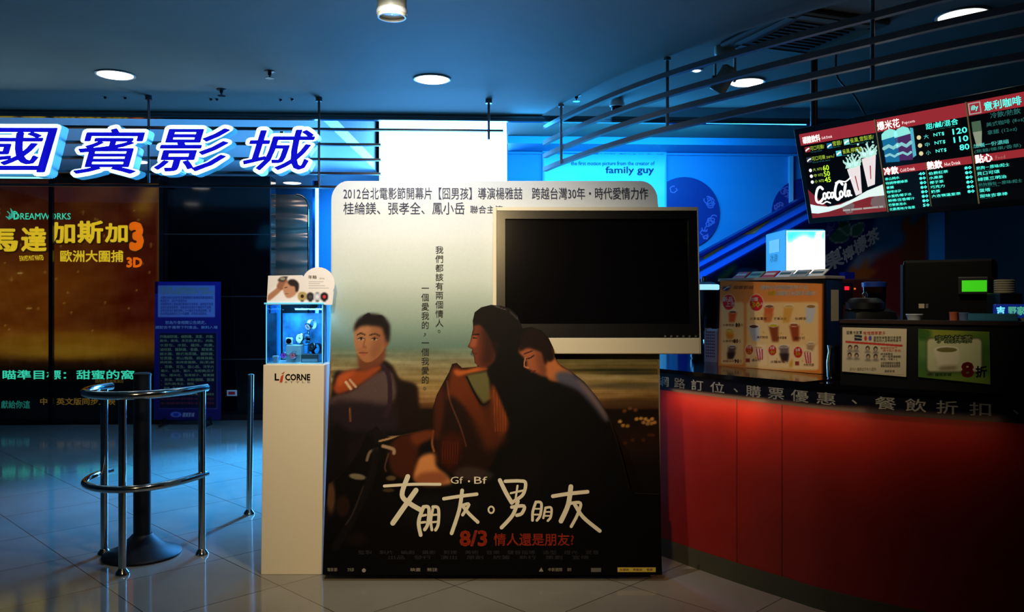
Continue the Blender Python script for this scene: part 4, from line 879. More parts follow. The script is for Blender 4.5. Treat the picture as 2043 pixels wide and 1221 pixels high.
# ================================================================ CONCESSION WALL
t = thing('hanging_banner', 'pale blue film banner with small blue lettering, hanging on the blue wall behind the standee', 'banner', Frame(WALLF.o+WALLF.n*.03, BU, ZV))
HF = Frame(WALLF.o+WALLF.n*.03, BU, ZV)
oh = [(1082, 700), (1082, 287), (1330, 290), (1330, 700)]
MB().prism(uvs(oh, 0, HF)[::-1], -.012, -.0006).build('panel', mat('banner_edge', (190, 220, 235), .6), t, local=True)
ph = Print(1076, 282, 1336, 742, 3).vgrad([(285, (70, 150, 215)), (310, (110, 200, 235)), (335, (180, 240, 245)), (360, (190, 242, 245)), (740, (150, 220, 235))])
ph.poly([(1282, 312), (1300, 306), (1322, 296), (1326, 300), (1310, 316), (1290, 314)], (120, 200, 235), 3, .8); ph.poly([(1084, 306), (1110, 304), (1130, 318), (1110, 318)], (130, 200, 225), 4, .6)
ph.sheet(HF, oh, 0, 'banner_print', PAPER, t)
HB = ink('banner_blue', (30, 96, 150))
text(HF, t, 'the first motion picture from the creator of', 1139, 322, 1306, 332, .003, HB, 'tagline', bold=.012)
text(HF, t, 'family', 1208, 332, 1265, 350, .003, HB, 'headline', bold=.018); text(HF, t, 'guy', 1271, 336, 1305, 350, .003, HB, 'headline', bold=.026)
for x in (1087, 1324):
    MB().disc(HF.uv(x, 292, .002), .010, .003, 12).build('eyelet', BLACK, t, local=True)
def wall_disc(cx, cy, rx, label):
    fr = Frame(WALLF.o, BU, ZV); u, v = fr.uv(cx, cy, .02); r = rx/F*8.2
    t = thing('wall_disc', label, 'wall decoration', fr, 'round navy wall discs')
    MB().prism([(u+r*math.cos(2*math.pi*k/48), v+r*math.sin(2*math.pi*k/48)) for k in range(48)], .001, .02).build('disc', mat('navy_disc', (24, 44, 128), .5), t, local=True)
    mb = MB()
    rr = random.Random(int(cx))
    for k in range(26):
        a = rr.uniform(-1.0, .55) if k < 15 else rr.uniform(2.0, 3.6); q = r*rr.uniform(.72, .97); x, y = u+q*math.cos(a), v+q*math.sin(a); s_ = r*rr.uniform(.05, .12); a0 = rr.uniform(0, 6)
        if math.hypot(x-u, y-v)+s_ > r: x, y = u+(x-u)*.86, v+(y-v)*.86
        mb.ribbon([(x+s_*math.cos(a0+i*.55)*(1+.25*math.sin(3*i)), y+s_*math.sin(a0+i*.55)) for i in range(rr.randint(6, 11))], .012, .0215+k*.0002, cap=False)
    mb.build('flower_outline', mat('disc_pink', (150, 110, 190), .5), t, local=True)
wall_disc(1366, 424, 71, 'navy wall disc with pink flower outlines, partly behind the television corner')
wall_disc(1608, 424, 69, 'navy wall disc with pink flower outlines, partly behind the menu board')

# big drink mural below the escalator line
MF = Frame(WALLF.o+WALLF.n*.012, BU, ZV)
om = [(1392, 720), (1392, 552), (1632, 418), (1850, 405), (1850, 720)]
t = thing('wall_mural', 'dark navy drink advertisement mural with leaves and slanted white lettering, behind the counter', 'mural', MF)
MB().prism(uvs(om, 0, MF)[::-1], -.011, -.0006).build('panel', BLACK, t, local=True)
pm_ = Print(1386, 400, 1856, 726, 3).vgrad([(400, (16, 40, 84)), (560, (20, 34, 70)), (726, (60, 20, 24))])
pm_.poly([(1736, 400), (1856, 400), (1856, 500), (1740, 500)], (30, 84, 120), 3, 1, smooth=False); pm_.poly([(1700, 500), (1856, 498), (1856, 726), (1660, 726)], (150, 150, 156), 6, .7, smooth=False)
pm_.poly([(1640, 420), (1735, 420), (1738, 460), (1700, 520), (1650, 560), (1640, 560)], (10, 20, 84), 2)
pm_.poly([(1735, 530), (1780, 500), (1856, 480), (1856, 640), (1740, 600)], (140, 26, 20), 6, .95)
pm_.poly([(1690, 548), (1705, 530), (1712, 540), (1730, 515), (1732, 536), (1752, 536), (1740, 552), (1720, 562), (1700, 566)], (190, 76, 20), 2); pm_.poly([(1800, 445), (1815, 430), (1820, 450), (1856, 425), (1856, 520), (1800, 520), (1806, 480)], (120, 50, 20), 3)
for q in ([(1652, 470), (1662, 456), (1684, 460), (1694, 474), (1680, 484), (1662, 482)], [(1672, 452), (1676, 440), (1692, 442), (1698, 462), (1688, 468)], [(1698, 470), (1700, 452), (1722, 444), (1722, 460), (1710, 472)]):
    pm_.poly(q, (34, 84, 66), 1); pm_.stroke(q+[q[0]], 1.6, (170, 190, 180), 1, .8)
pm_.ell(1491, 548, 26, 14, (120, 124, 150), 4, .9); pm_.ell(1478, 556, 14, 9, (150, 150, 166), 3, .8); pm_.ell(1506, 556, 13, 9, (150, 150, 166), 3, .8)
pm_.poly([(1430, 556), (1462, 530), (1470, 534), (1446, 558)], (170, 140, 60), 2, .9)
pm_.sheet(MF, om, 0, 'mural_print', PAPER, t)
MWH = ink('mural_white', (240, 240, 244))
for ch, (x0, y0), (x1, y1), (x2, y2) in (('果', (1648, 545), (1686, 528), (1640, 512)), ('檸', (1686, 527), (1708, 512), (1678, 500)), ('檬', (1708, 512), (1733, 494), (1700, 483)), ('茶', (1733, 495), (1757, 478), (1726, 466))):
    letters(MF, t, ch, (x0, y0), (x1, y1), (x2, y2), .002, MWH, 'mural_lettering', bold=.03)
mb = MB()
for k in range(2): mb.ribbon([MF.uv(1660+k*11-dx_, 509-k*5+dy_, .002) for dx_, dy_ in ((0, -7), (6, 0), (0, 5))], .02, .002)
mb.build('mural_mark', MWH, t, local=True); MB().disc(MF.uv(1676, 494, .002), .014, .002, 16).build('mural_mark', MWH, t, local=True)

# escalator flank seen as a blue diagonal
EF = Frame(WALLF.o+WALLF.n*.42, BU, ZV)
def band(name, a, b, c_, d, w0, w1, m, par): return MB().prism([EF.uv(*q, 0) for q in (d, c_, b, a)], w0, w1).build(name, m, par, local=True)
ext = lambda p, q, x: (x, p[1]+(q[1]-p[1])*(x-p[0])/(q[0]-p[0]))
def diag(name, yl0, yr0, yl1, yr1, w0, w1, m, par):       # rows at x=1402 and x=1612
    A = lambda yl, yr, x: (x, yl+(yr-yl)*(x-1402)/210)
    return band(name, A(yl0, yr0, 1330), A(yl0, yr0, 1760), A(yl1, yr1, 1760), A(yl1, yr1, 1330), w0, w1, m, par)
t = thing('escalator_flank', 'blue sloping escalator flank rising to the right behind the soda counter', 'escalator', EF)
EB = mat('escalator_blue', (40, 120, 250), .3); ED = mat('escalator_navy', (12, 30, 110), .3)
diag('handrail', 503, 388, 509, 394, -.2, .03, ED, t); diag('balustrade', 509, 394, 529, 416, -.18, .0, EB, t); diag('ledge', 529, 416, 534, 421, -.2, .02, ED, t); diag('skirt_panel', 534, 421, 553, 436, -.18, .005, EB, t); diag('lower_trim', 553, 436, 556, 439, -.2, .02, ED, t)
YS = mat('escalator_sticker', (150, 150, 110), .4)
for q in ([(1405, 518), (1446, 492), (1440, 491), (1403, 512)], [(1482, 469), (1505, 466), (1538, 437), (1510, 450)]): MB().prism([EF.uv(*p, 0) for p in q], .001, .003).build('sticker', YS, t, local=True)
A_ = EF.uv(1365, 560, 0); MB().box(A_[0]-.05, A_[0]+.05, 0, A_[1]+.05, -.16, -.05).build('support_post', ED, t, local=True)
A_ = EF.uv(1700, 480, 0); MB().box(A_[0]-.05, A_[0]+.05, 0, A_[1]-.3, -.16, -.05).build('support_post', ED, t, local=True)

# ================================================================ COUNTER
TOPZ = 1.045
RED = noise_mat('red_laminate', (152, 26, 5), (142, 22, 4), 6, .5)
t = thing('snack_counter', 'long curved red snack counter with a black lettered band and dark worktop', 'counter', (1.4, 3.95, 0))
strip(MB(), offs(CP, 0), offs(CP, .5), .10, .925).build('front_panel', RED, t, smooth=True)
strip(MB(), offs(CP, -.006), offs(CP, .45), 0, .0985).build('plinth', mat('plinth_bronze', (74, 70, 48), .4), t, smooth=True)
strip(MB(), offs(CP, -.022), offs(CP, .5), .926, 1.022).build('sign_band', mat('band_black', (14, 12, 26), .35), t, smooth=True)
strip(MB(), offs(CP, -.04), offs(CP, 1.6), 1.023, TOPZ).build('worktop', mat('black_stone', (10, 10, 12), .12, spec=.6), t, smooth=True)
for px in (1470, 1560):
    p, tg = on_curve(px, -.0005); MB().box(-.002, .002, -.0005, .0005, .1, .925, M=Matrix.Translation(p) @ Matrix.Rotation(math.atan2(tg.y, tg.x), 4, 'Z')).build('panel_seam', mat('seam_dark', (80, 12, 10), .5), t)
BW = ink('band_white', (232, 224, 206))
for ch, x0, x1 in (('網', 1311, 1334), ('路', 1345, 1367), ('訂', 1379, 1403), ('位', 1417, 1445), ('、', 1464, 1472), ('購', 1488, 1518), ('票', 1532, 1564), ('優', 1578, 1613), ('惠', 1629, 1667), ('、', 1699, 1710), ('餐', 1746, 1788), ('飲', 1806, 1848), ('折', 1868, 1911), ('扣', 1934, 1977), ('、', 2021, 2033)):
    (p0, _), (p1, _) = on_curve(x0, -.0235), on_curve(x1, -.0235); fr = Frame(p0, p1-p0, ZV); W_ = (p1-p0).length
    lo, hi = (.948, 1.003) if ch != '、' else (.962, .980)
    letters(fr, t, ch, (0, lo), (W_, lo), (0, hi), .0, BW, 'band_lettering', px=False, bold=.008)

# ---------------------------------------------------------------- soda fountain with the orange price board
p0 = PZ(1433, 729, TOPZ); p1 = PZ(1640, 747, TOPZ)
OF = Frame(p0, p1-p0, (0, 0, 1)); OW = (p1-p0).length; OH = OF.uv(1434, 560)[1]; OF2 = OF
t = thing('price_board', 'orange drink price board with rows of printed cups, leaning on the soda fountain', 'price board', OF)
oo = [(1433, 729), (1437, 560), (1640, 566), (1639, 746)]
MB().prism(uvs(oo, 0, OF)[::-1], -.012, -.0006).build('board', mat('orange_edge', (190, 100, 40), .5), t, local=True)
po = Print(1428, 554, 1646, 752, 1.25).vgrad([(554, (214, 124, 52)), (600, (220, 130, 60)), (752, (214, 122, 50))])
po.poly(rrect(1438, 603, 1484, 727, 5), (232, 186, 124), 1, smooth=False); po.poly(rrect(1489, 603, 1633, 738, 5), (232, 184, 120), 1, smooth=False)
po.poly(rrect(1488, 687, 1531, 730, 3), (238, 196, 140), 1, smooth=False); po.poly(rrect(1533, 688, 1580, 733, 3), (238, 196, 140), 1, smooth=False); po.poly(rrect(1582, 689, 1632, 737, 3), (238, 196, 140), 1, smooth=False)
def cup(x, y, w_, h_, body, top, lean=0, band=None):
    po.poly([(x-w_/2+lean, y-h_/2), (x+w_/2+lean, y-h_/2+1), (x+w_*.32-lean, y+h_/2), (x-w_*.32-lean, y+h_/2)], body, .8, smooth=False)
    if band: po.poly([(x-w_/2+lean*.4, y-h_*.02), (x+w_/2+lean*.4, y-h_*.02), (x+w_*.32-lean, y+h_/2), (x-w_*.32-lean, y+h_/2)], band, 1, .9, smooth=False)
    po.ell(x+lean, y-h_/2+1, w_/2, w_*.2, (236, 206, 170), .8); po.ell(x+lean, y-h_/2+1.5, w_/2-1.6, w_*.2-1.2, top, .8)
cup(1461, 632, 17, 22, (206, 80, 30), (110, 60, 30), 1); cup(1456, 666, 17, 20, (220, 160, 40), (206, 150, 40), -1, (216, 120, 30)); cup(1459, 703, 17, 26, (96, 70, 60), (110, 96, 90), 2, (50, 28, 24))
cup(1533, 626, 20, 32, (206, 90, 40), (130, 80, 50), 2, (200, 110, 50)); cup(1571, 627, 20, 34, (214, 150, 60), (206, 156, 80), 3); cup(1616, 627, 21, 34, (190, 186, 190), (150, 100, 50), 2)
cup(1506, 665, 21, 30, (176, 172, 180), (80, 50, 36), -2); cup(1545, 665, 20, 34, (136, 64, 30), (190, 160, 30), -2); cup(1586, 664, 20, 34, (150, 62, 26), (150, 72, 34), -2)
cup(1516, 705, 17, 26, (226, 214, 200), (206, 150, 90), -2); cup(1565, 705, 20, 30, (110, 90, 84), (150, 130, 120), -1, (52, 30, 28)); cup(1617, 692, 18, 16, (170, 130, 90), (190, 150, 110), 1); cup(1612, 712, 17, 24, (226, 210, 196), (214, 170, 120), -2)
for x, y in ((1516, 706), (1612, 713)):
    for k in (-5.5, 0, 5.5): po.stroke([(x+k-1, y-9), (x+k*.7+1, y+11)], 2.6, (190, 40, 30), .8)
for x, y, rx in ((1454, 603, 13.5), (1509, 604, 14.5), (1495, 698, 8.6), (1541, 699, 9.2), (1592, 703, 10)):
    po.ell(x, y, rx, rx*1.22, (236, 190, 150), .8); po.ell(x, y, rx-1.3, rx*1.22-1.3, (196, 34, 34), .8)
po.poly([(1576, 722), (1581, 717), (1581, 730), (1575, 732)], (210, 150, 40), 1)
po.poly([(1441, 575), (1447, 572), (1452, 574), (1459, 568), (1455, 577), (1448, 580)], (30, 36, 90), .8)
po.stroke([(1444, 578), (1450, 574), (1456, 572)], 1.5, (220, 220, 230), .6)
for x, y in ((1520, 633), (1557, 632), (1600, 634), (1523, 663), (1558, 665), (1600, 667), (1508, 714), (1550, 716), (1601, 720)): po.stroke([(x-2, y), (x+2, y)], 1, (220, 150, 40), .6); po.stroke([(x, y-2), (x, y+2)], 1, (220, 150, 40), .6)
for x, y in ((1492, 719), (1590, 725)): po.poly([(x-4, y-4), (x+4, y-4), (x+4, y+4), (x-4, y+4)], (150, 50, 40), .6, smooth=False)
po.sheet(OF, oo, 0, 'price_print', PAPER, t)
OBR = ink('brown', (92, 44, 26)); OWH = ink('white', (240, 226, 206)); OYE = ink('bright_yellow', (244, 206, 40)); OCR = ink('pale', (216, 190, 160))
q = lambda s_, x0, y0, x1, y1, m, **k: text(OF, t, s_, x0, y0, x1, y1, .0012, m, 'price_lettering', res=1, **k)
q('國賓影城', 1463, 570, 1504, 577, OBR, shear=.2); q('餐飲中的碳酸飲料可以', 1518, 569, 1613, 578, OWH, bold=.03); q('加價', 1531, 580, 1547, 590, OYE, bold=.03); q('換購任何飲料喔!!!', 1548, 580, 1629, 590, OWH, bold=.03)
q('新品', 1442, 592, 1462, 602, OWH, bold=.02); q('上市', 1448, 602, 1467, 612, OWH, bold=.02); q('加價', 1497, 593, 1512, 601, OWH, bold=.02); q('30', 1499, 602, 1517, 614, OYE, bold=.04); q('元', 1517, 604, 1523, 610, OWH)
for x, y in ((1468, 648), (1464, 680), (1466, 720)):
    q('80' if y < 700 else '90', x-1, y-4, x+9, y+5, OBR, bold=.04); q('元', x+10, y-2, x+14, y+4, OBR); q('柳橙冰沙' if y > 700 else '水果茶飲', 1442, y-2, 1465, y+3, OBR)
for s_, x0, y0, x1 in (('水果蜜薑茶', 1496, 633, 1530), ('芒果冰沙', 1544, 633, 1569), ('伯爵茶', 1586, 633, 1609), ('美式咖啡', 1510, 670, 1532), ('抹茶拿鐵', 1551, 671, 1569), ('黑可可', 1585, 672, 1606), ('爆米花', 1500, 716, 1518), ('冰釀烏梅汁', 1537, 719, 1573), ('大熱狗堡', 1603, 725, 1624)): q(s_, x0, y0, x1, y0+5.5, OBR)
for x, y, s_ in ((1495, 698, '25'), (1541, 699, '40'), (1592, 703, '50')): q('加價', x-5, y-8, x+4, y-2, OWH); q(s_, x-5, y-1, x+5, y+7, OYE, bold=.04)

# fountain body in the board's own frame: u along, v up, n towards the lobby
def obox(u0, u1, v0, v1, w0, w1, bev=0): return MB().box(u0, u1, v0, v1, w0, w1, bev=bev)
t = thing('soda_fountain', 'black soda fountain cabinet with product tags on its sloped top, behind the orange board', 'drink dispenser', OF)
obox(.0, OW+.01, 0, OH-.005, -.165, -.0135, .006).build('cabinet', mat('fountain_black', (12, 12, 14), .25), t, local=True)
obox(-.006, OW+.016, OH-.004, OH+.012, -.17, -.004, .003).build('top_edge', mat('pale_edge', (150, 142, 130), .4), t, local=True)
obox(OW+.0105, OW+.012, OH-.22, OH-.06, -.12, -.06).build('spec_plate', mat('spec_plate', (170, 160, 130), .5), t, local=True)
tagc = [('red', (190, 40, 34)), ('mint', (150, 190, 160)), ('red', (190, 40, 34)), ('white', (225, 225, 225)), ('silver', (150, 155, 160)), ('white', (225, 225, 225))]
for k, (n_, c_) in enumerate(tagc):
    u = .05+k*(OW-.08)/6; Mt = Matrix.Translation((u+.04, OH+.012, -.06)) @ Matrix.Rotation(math.radians(-58), 4, 'X')
    v_ = MB().box(-.045, .045, 0, .075, -.008, 0, M=Mt, bev=.003).build('flavour_tag', mat('tag_'+n_, c_, .35), t, local=True)
    MB().box(-.035, .035, .028, .05, .0005, .001, M=Mt).build('tag_mark', mat('tag_mark_'+n_, (225, 215, 205) if n_ == 'red' else (60, 90, 90), .4), v_, local=True)

# lit juice cooler on top
JF = P(1568, 548, 5.0)
t = thing('lit_dispenser', 'overexposed white-lit drink machine with pale blue side, on top of the soda fountain', 'drink dispenser', (1.785, 5.2, TOPZ))
jz0 = TOPZ+OH+.013; jz1 = 1.42+143/F*5.0
MB().box(1.667, 1.904, 5.006, 5.40, jz0, jz1, bev=.006).build('cabinet', mat('dispenser_blue', (70, 150, 190), .4, emit=.35, ecol=(.03, .36, .62)), t)
MB().box(1.675, 1.896, 5.012, 5.39, TOPZ, jz0-.001, bev=.004).build('stand', BLACK, t)
JP = Frame((0, 5.0035, 0), (1, 0, 0), ZV); oj = [(1569, 546), (1569, 460), (1646, 460), (1646, 546)]
jp = Print(1564, 454, 1650, 552, 1.5); jp.c[:] = (255, 255, 255)
jp.poly([(1569, 458), (1646, 458), (1646, 500), (1642, 478), (1634, 472), (1622, 480), (1606, 470), (1596, 474), (1586, 480), (1569, 488)], (20, 200, 230), 6, .9); jp.poly([(1630, 458), (1642, 458), (1634, 480), (1626, 484)], (200, 250, 255), 2)
jp.poly([(1603, 536), (1620, 528), (1640, 534), (1645, 546), (1600, 546)], (255, 190, 150), 3, .6)
jp.sheet(JP, oj, .0, 'lit_front', attr_mat('bright_print', emit=3.2), t)
text(JP, t, V('飲料機'), 1571, 500, 1577, 532, .002, ink('mauve', (150, 80, 130)), 'lettering', res=1)
SPF = Frame((1.6655, 5.4, 0), (0, -1, 0), ZV)
MB().box(.08, .28, jz1-.13, jz1-.05, 0, .0015, M=SPF.M).build('side_label', mat('label_blue', (150, 215, 235), .4, emit=.3), t)
letters(SPF, t, '冰涼', (.10, jz1-.19), (.24, jz1-.19), (.10, jz1-.14), .002, ink('deep_blue', (30, 70, 120)), 'side_lettering', px=False, res=1)

# cup dispenser and pink basket on the left of the board
c = P(1405, 640, 5.36)
t = thing('coffee_urn', 'dark steel urn with a bright blue-white lit rim, left of the orange price board', 'urn', (c.x, c.y, TOPZ))
MB().lathe([(.085, 0), (.09, .01), (.09, .06), (.078, .07), (.082, .24), (.09, .26), (.092, .445)], (c.x, c.y, TOPZ), 32).build('body', mat('dark_steel', (50, 52, 58), .2, .9), t, smooth=True)
MB().lathe([(.092, .446), (.096, .451), (.096, .475), (.09, .48)], (c.x, c.y, TOPZ), 32).build('lit_rim', mat('rim_light', (210, 240, 255), .3, emit=1.1, ecol=(.35, .75, 1)), t, smooth=True)
MB().lathe([(.09, .481), (.06, .495), (.02, .50), (.02, .525), (.012, .535)], (c.x, c.y, TOPZ), 28).build('lid', BLACK, t, smooth=True)
MB().tube([(c.x-.02, c.y-.09, TOPZ+.12), (c.x-.025, c.y-.14, TOPZ+.12), (c.x-.025, c.y-.15, TOPZ+.09)], .012, 10).build('tap', CHROME, t, smooth=True)
KF = Frame(P(1408, 712, 4.62) , (.5, -.86, 0), (.18, 0, 1))
bz0 = PZ(1405, 721, TOPZ)
KF = Frame(bz0, (.62, -.78, 0), (.0, 0, 1))
t = thing('napkin_basket', 'pink perforated plastic basket on the counter, left of the orange price board', 'basket', KF)
PK = mat('pink_plastic', (214, 150, 150), .45); x1_ = KF.uv(1431, 716)[0]; h_ = KF.uv(1420, 655)[1]
kb = MB(); kb.box(0, x1_, 0, .008, -.07, 0)
for (a, b, c0, c1) in ((0, x1_, -.006, 0), (0, x1_, -.07, -.064)): kb.box(a, b, .008, h_*.92, c0, c1)
kb.box(0, .006, .008, h_, -.064, -.006); kb.box(x1_-.006, x1_, .008, h_, -.064, -.006)
kb.build('basket', PK, t, local=True)
hl = MB()
for i in range(5):
    for j in range(9): hl.box(.016+i*(x1_-.03)/5, .016+i*(x1_-.03)/5+(x1_-.03)/9, .03+j*h_*.09, .03+j*h_*.09+.008, .0002, .001)
hl.build('perforations', mat('hole_dark', (70, 40, 50), .8), t, local=True)
MB().box(.01, x1_-.01, .012, h_*.97, -.06, -.012).build('napkins', mat('napkin_white', (220, 210, 205), .8), t, local=True)

# machines behind the board, right
def at_counter(px, d): p, tg = on_curve(px, d); return p, tg
p = P(1683, 600, 4.75)
t = thing('coffee_machine', 'dark coffee machine with a small red indicator light, right of the soda fountain', 'coffee machine', (p.x, p.y, TOPZ))
MB().box(p.x-.06, p.x+.19, p.y-.07, p.y+.25, TOPZ, TOPZ+.20, bev=.01).build('lower_body', mat('machine_black', (16, 15, 16), .3), t)
MB().box(p.x-.06, p.x+.20, p.y-.06, p.y+.25, TOPZ+.201, TOPZ+.50, bev=.012).build('upper_body', mat('machine_maroon', (52, 20, 20), .35), t)
MB().box(p.x-.055, p.x+.02, p.y-.075, p.y-.062, TOPZ+.36, TOPZ+.48, bev=.004).build('control_panel', mat('panel_dark', (20, 14, 26), .3), t)
a = P(1690, 575, p.y-.08); MB().box(a.x-.012, a.x+.012, p.y-.079, p.y-.0755, a.z-.010, a.z+.010).build('indicator', glow('red', (255, 20, 40), 1.6), t)
a = P(1708, 576, p.y-.08); MB().lathe([(.006, 0), (.005, .004)], (0, 0, 0), 10, Matrix.Translation((a.x, p.y-.0625, a.z)) @ Matrix.Rotation(math.pi/2, 4, 'X')).build('knob', glow('amber_dot', (230, 110, 40), .8), t)
MB().tube([(p.x-.02, p.y-.08, TOPZ+.33), (p.x+.05, p.y-.12, TOPZ+.31), (p.x+.09, p.y-.13, TOPZ+.27)], .011, 10).build('spout', CHROME, t, smooth=True)
p = P(1664, 596, 3.98)
t = thing('steel_pitcher', 'small steel milk pitcher just right of the orange price board', 'pitcher', (p.x, p.y, TOPZ))
MB().lathe([(.03, 0), (.034, .01), (.036, .08), (.028, .13), (.032, .16)], (p.x, p.y, TOPZ), 24).build('body', CHROME, t, smooth=True)
MB().tube([(p.x+.035, p.y, TOPZ+.04), (p.x+.06, p.y, TOPZ+.06), (p.x+.06, p.y, TOPZ+.12), (p.x+.03, p.y, TOPZ+.14)], .005, 8).build('handle', CHROME, t, smooth=True)
p = P(1742, 640, 4.05)
t = thing('grinder_hood', 'large black rounded machine hood behind the white notice, near the blender', 'machine', (p.x, p.y, TOPZ))
MB().box(p.x-.13, p.x+.10, p.y-.085, p.y+.085, TOPZ, TOPZ+.335, bev=.045).build('hood', mat('hood_black', (8, 8, 9), .55, spec=.25), t, smooth=True)
MB().lathe([(.09, 0), (.09, .03), (.07, .05), (.05, .055)], (p.x-.04, p.y, TOPZ+.3345), 28).build('lid', BLACK, t, smooth=True)
MB().lathe([(.012, 0), (.014, .02), (.006, .03)], (p.x-.04, p.y, TOPZ+.389), 12).build('knob', CHROME, t, smooth=True)
p = P(1744, 575, 4.54)
t = thing('blender_jar', 'clear blender jar with a blue lid and yellow drink, behind the black machine hood', 'blender', (p.x, p.y, TOPZ))
MB().lathe([(.06, 0), (.062, .1), (.05, .2), (.045, .275)], (p.x, p.y, TOPZ), 24).build('motor_base', BLACK, t, smooth=True)
MB().lathe([(.04, .276), (.055, .285), (.062, .45)], (p.x, p.y, TOPZ), 24).build('jar', glass_mat('jar_plastic', (215, 205, 190)), t, smooth=True)
MB().lathe([(.036, .28), (.048, .286), (.05, .33)], (p.x, p.y, TOPZ), 24).build('drink', mat('drink_yellow', (190, 150, 40), .4), t, smooth=True)
MB().lathe([(.064, .451), (.066, .475), (.05, .48)], (p.x, p.y, TOPZ), 24).build('lid', mat('lid_blue', (30, 60, 150), .4), t, smooth=True)

# ---------------------------------------------------------------- raised screen at the counter front, with two posters
o0, o1 = offs(CP, .03), offs(CP, .055)
k0 = min(range(len(o0)), key=lambda i: abs((o0[i].x/o0[i].y)*F+CX-1676))
t = thing('counter_screen', 'low black screen standing on the counter, carrying the two posters', 'counter screen', (o0[k0].x, o0[k0].y, TOPZ))
strip(MB(), o0[k0:], o1[k0:], TOPZ, 1.318).build('panel', mat('screen_black', (12, 11, 13), .4), t, smooth=True)
strip(MB(), offs(CP, .02)[k0:], offs(CP, .15)[k0:], 1.319, 1.335).build('ledge', mat('ledge_brown', (44, 28, 22), .4), t, smooth=True)
def poster_frame(x0, x1, w):
    (a, _), (b, _) = on_curve(x0, .030-w), on_curve(x1, .030-w); return Frame(a, b-a, ZV)
QF = poster_frame(1680, 1808, .012)
t = thing('wall_notice', 'white printed member offer notice with small portraits, on the black counter screen', 'notice', QF)
oq = [(1680, 741), (1681, 653), (1809, 656), (1808, 752)]
MB().prism(uvs(oq, 0, QF)[::-1], -.003, -.0005).build('sheet', mat('notice_sheet', (190, 176, 150), .5), t, local=True)
pq = Print(1676, 648, 1814, 758, 1.2); pq.c[:] = (204, 188, 158)
pq.poly([(1687, 680), (1801, 688), (1801, 692), (1687, 684)], (190, 50, 44), .6, smooth=False); pq.poly([(1705, 668), (1720, 669), (1720, 680), (1705, 679)], (30, 40, 56), .6, smooth=False); pq.stroke([(1706, 673), (1720, 675)], 2, (190, 180, 150), .6)
pq.ell(1727, 675, 3, 5, (190, 60, 70), .8); pq.ell(1736, 675, 3.4, 5, (90, 80, 160), .8)
for x, y in ((1696, 695), (1708, 695), (1731, 697), (1747, 698), (1695, 710), (1709, 711), (1732, 713), (1747, 713)):
    pq.ell(x, y-2, 4.2, 5, (46, 40, 40), .8); pq.ell(x, y-.5, 2.6, 3.6, (196, 160, 130), .8); pq.poly([(x-6, y+7), (x-3, y+3), (x+3, y+3), (x+6, y+7)], (90, 84, 84), .8, .7)
for q_ in ((1686, 656, 1803, 745),): pq.stroke([(1687, 742), (1803, 748)], 1, (170, 150, 110), .5)
pq.sheet(QF, oq, 0, 'notice_print', PAPER, t)
q2 = lambda s_, x0, y0, x1, y1, m: text(QF, t, s_, x0, y0, x1, y1, .0012, m, 'notice_lettering', res=1)
q2('國賓卡友享', 1689, 660, 1720, 667, BLACK); q2('有禮獨享更多', 1722, 661, 1767, 668, ink('notice_red2', (200, 60, 40))); q2('國賓影城會員可享優惠\n歡迎加入並申辦會員卡', 1743, 671, 1798, 682, BLACK)
q2('申辦方式如下\n（新卡享入會禮）', 1757, 692, 1798, 702, RD); q2('請洽服務台\n（新一般現場辦理）\n親洽、卡號０１', 1757, 704, 1798, 719, BLACK); q2('立即享購票折扣優惠\n餐飲同享會員優惠價', 1757, 722, 1796, 733, BLACK); q2('國賓影城', 1765, 738, 1785, 743, BLACK); q2('憑卡入場請出示本人證件', 1695, 733, 1748, 740, ink('faint', (150, 136, 110)))
GRF = poster_frame(1832, 1972, .012)
t = thing('tea_poster', 'green tea discount poster with a printed paper cup, on the black counter screen', 'poster', GRF)
og = [(1832, 752), (1832, 656), (1974, 662), (1976, 767)]
MB().prism(uvs(og, 0, GRF)[::-1], -.003, -.0005).build('sheet', mat('tea_sheet', (70, 110, 50), .5), t, local=True)
pg = Print(1826, 650, 1982, 774, 1.3).vgrad([(650, (110, 130, 40)), (700, (60, 110, 50)), (774, (96, 130, 50))])
pg.ell(1850, 690, 30, 30, (120, 150, 80), 16, .6); pg.ell(1880, 660, 50, 14, (176, 160, 60), 10, .6); pg.ell(1930, 760, 60, 14, (160, 170, 70), 10, .5); pg.ell(1840, 665, 18, 14, (30, 80, 30), 8, .7)
pg.poly(rrect(1848, 674, 1960, 743, 9), (40, 40, 24), 1, smooth=False); pg.poly(rrect(1849.5, 675.5, 1958.5, 741.5, 8), (206, 204, 156), 1, smooth=False)
pg.poly([(1865, 696), (1912, 696), (1906, 735), (1875, 738), (1870, 722)], (226, 214, 180), 1); pg.ell(1889, 697, 24, 7, (236, 226, 196), .8); pg.ell(1889, 698, 20.5, 5, (120, 112, 60), .8); pg.poly([(1874, 732), (1907, 730), (1905, 737), (1878, 739)], (110, 90, 60), 2, .7)
pg.poly([(1848, 747), (1856, 744), (1861, 746), (1864, 742), (1860, 749)], (60, 50, 40), .8); pg.sheet(GRF, og, 0, 'tea_print', PAPER, t)
q3 = lambda s_, x0, y0, x1, y1, m, w_=.0014, **k: text(GRF, t, s_, x0, y0, x1, y1, w_, m, 'tea_lettering', **k)
q3('宇治抹茶', 1865, 668, 1941, 685, ink('tea_dark', (44, 64, 24)), .0010, bold=.09, res=1); q3('宇治抹茶', 1867, 670, 1940, 684, ink('tea_pale', (206, 216, 150)), bold=.01)
q3('8', 1917, 722, 1943, 753, ink('tea_red', (170, 40, 22)), bold=.05); q3('折', 1946, 730, 1969, 753, BLACK, bold=.02); q3('國賓影城', 1866, 744, 1898, 750, BLACK, res=1)

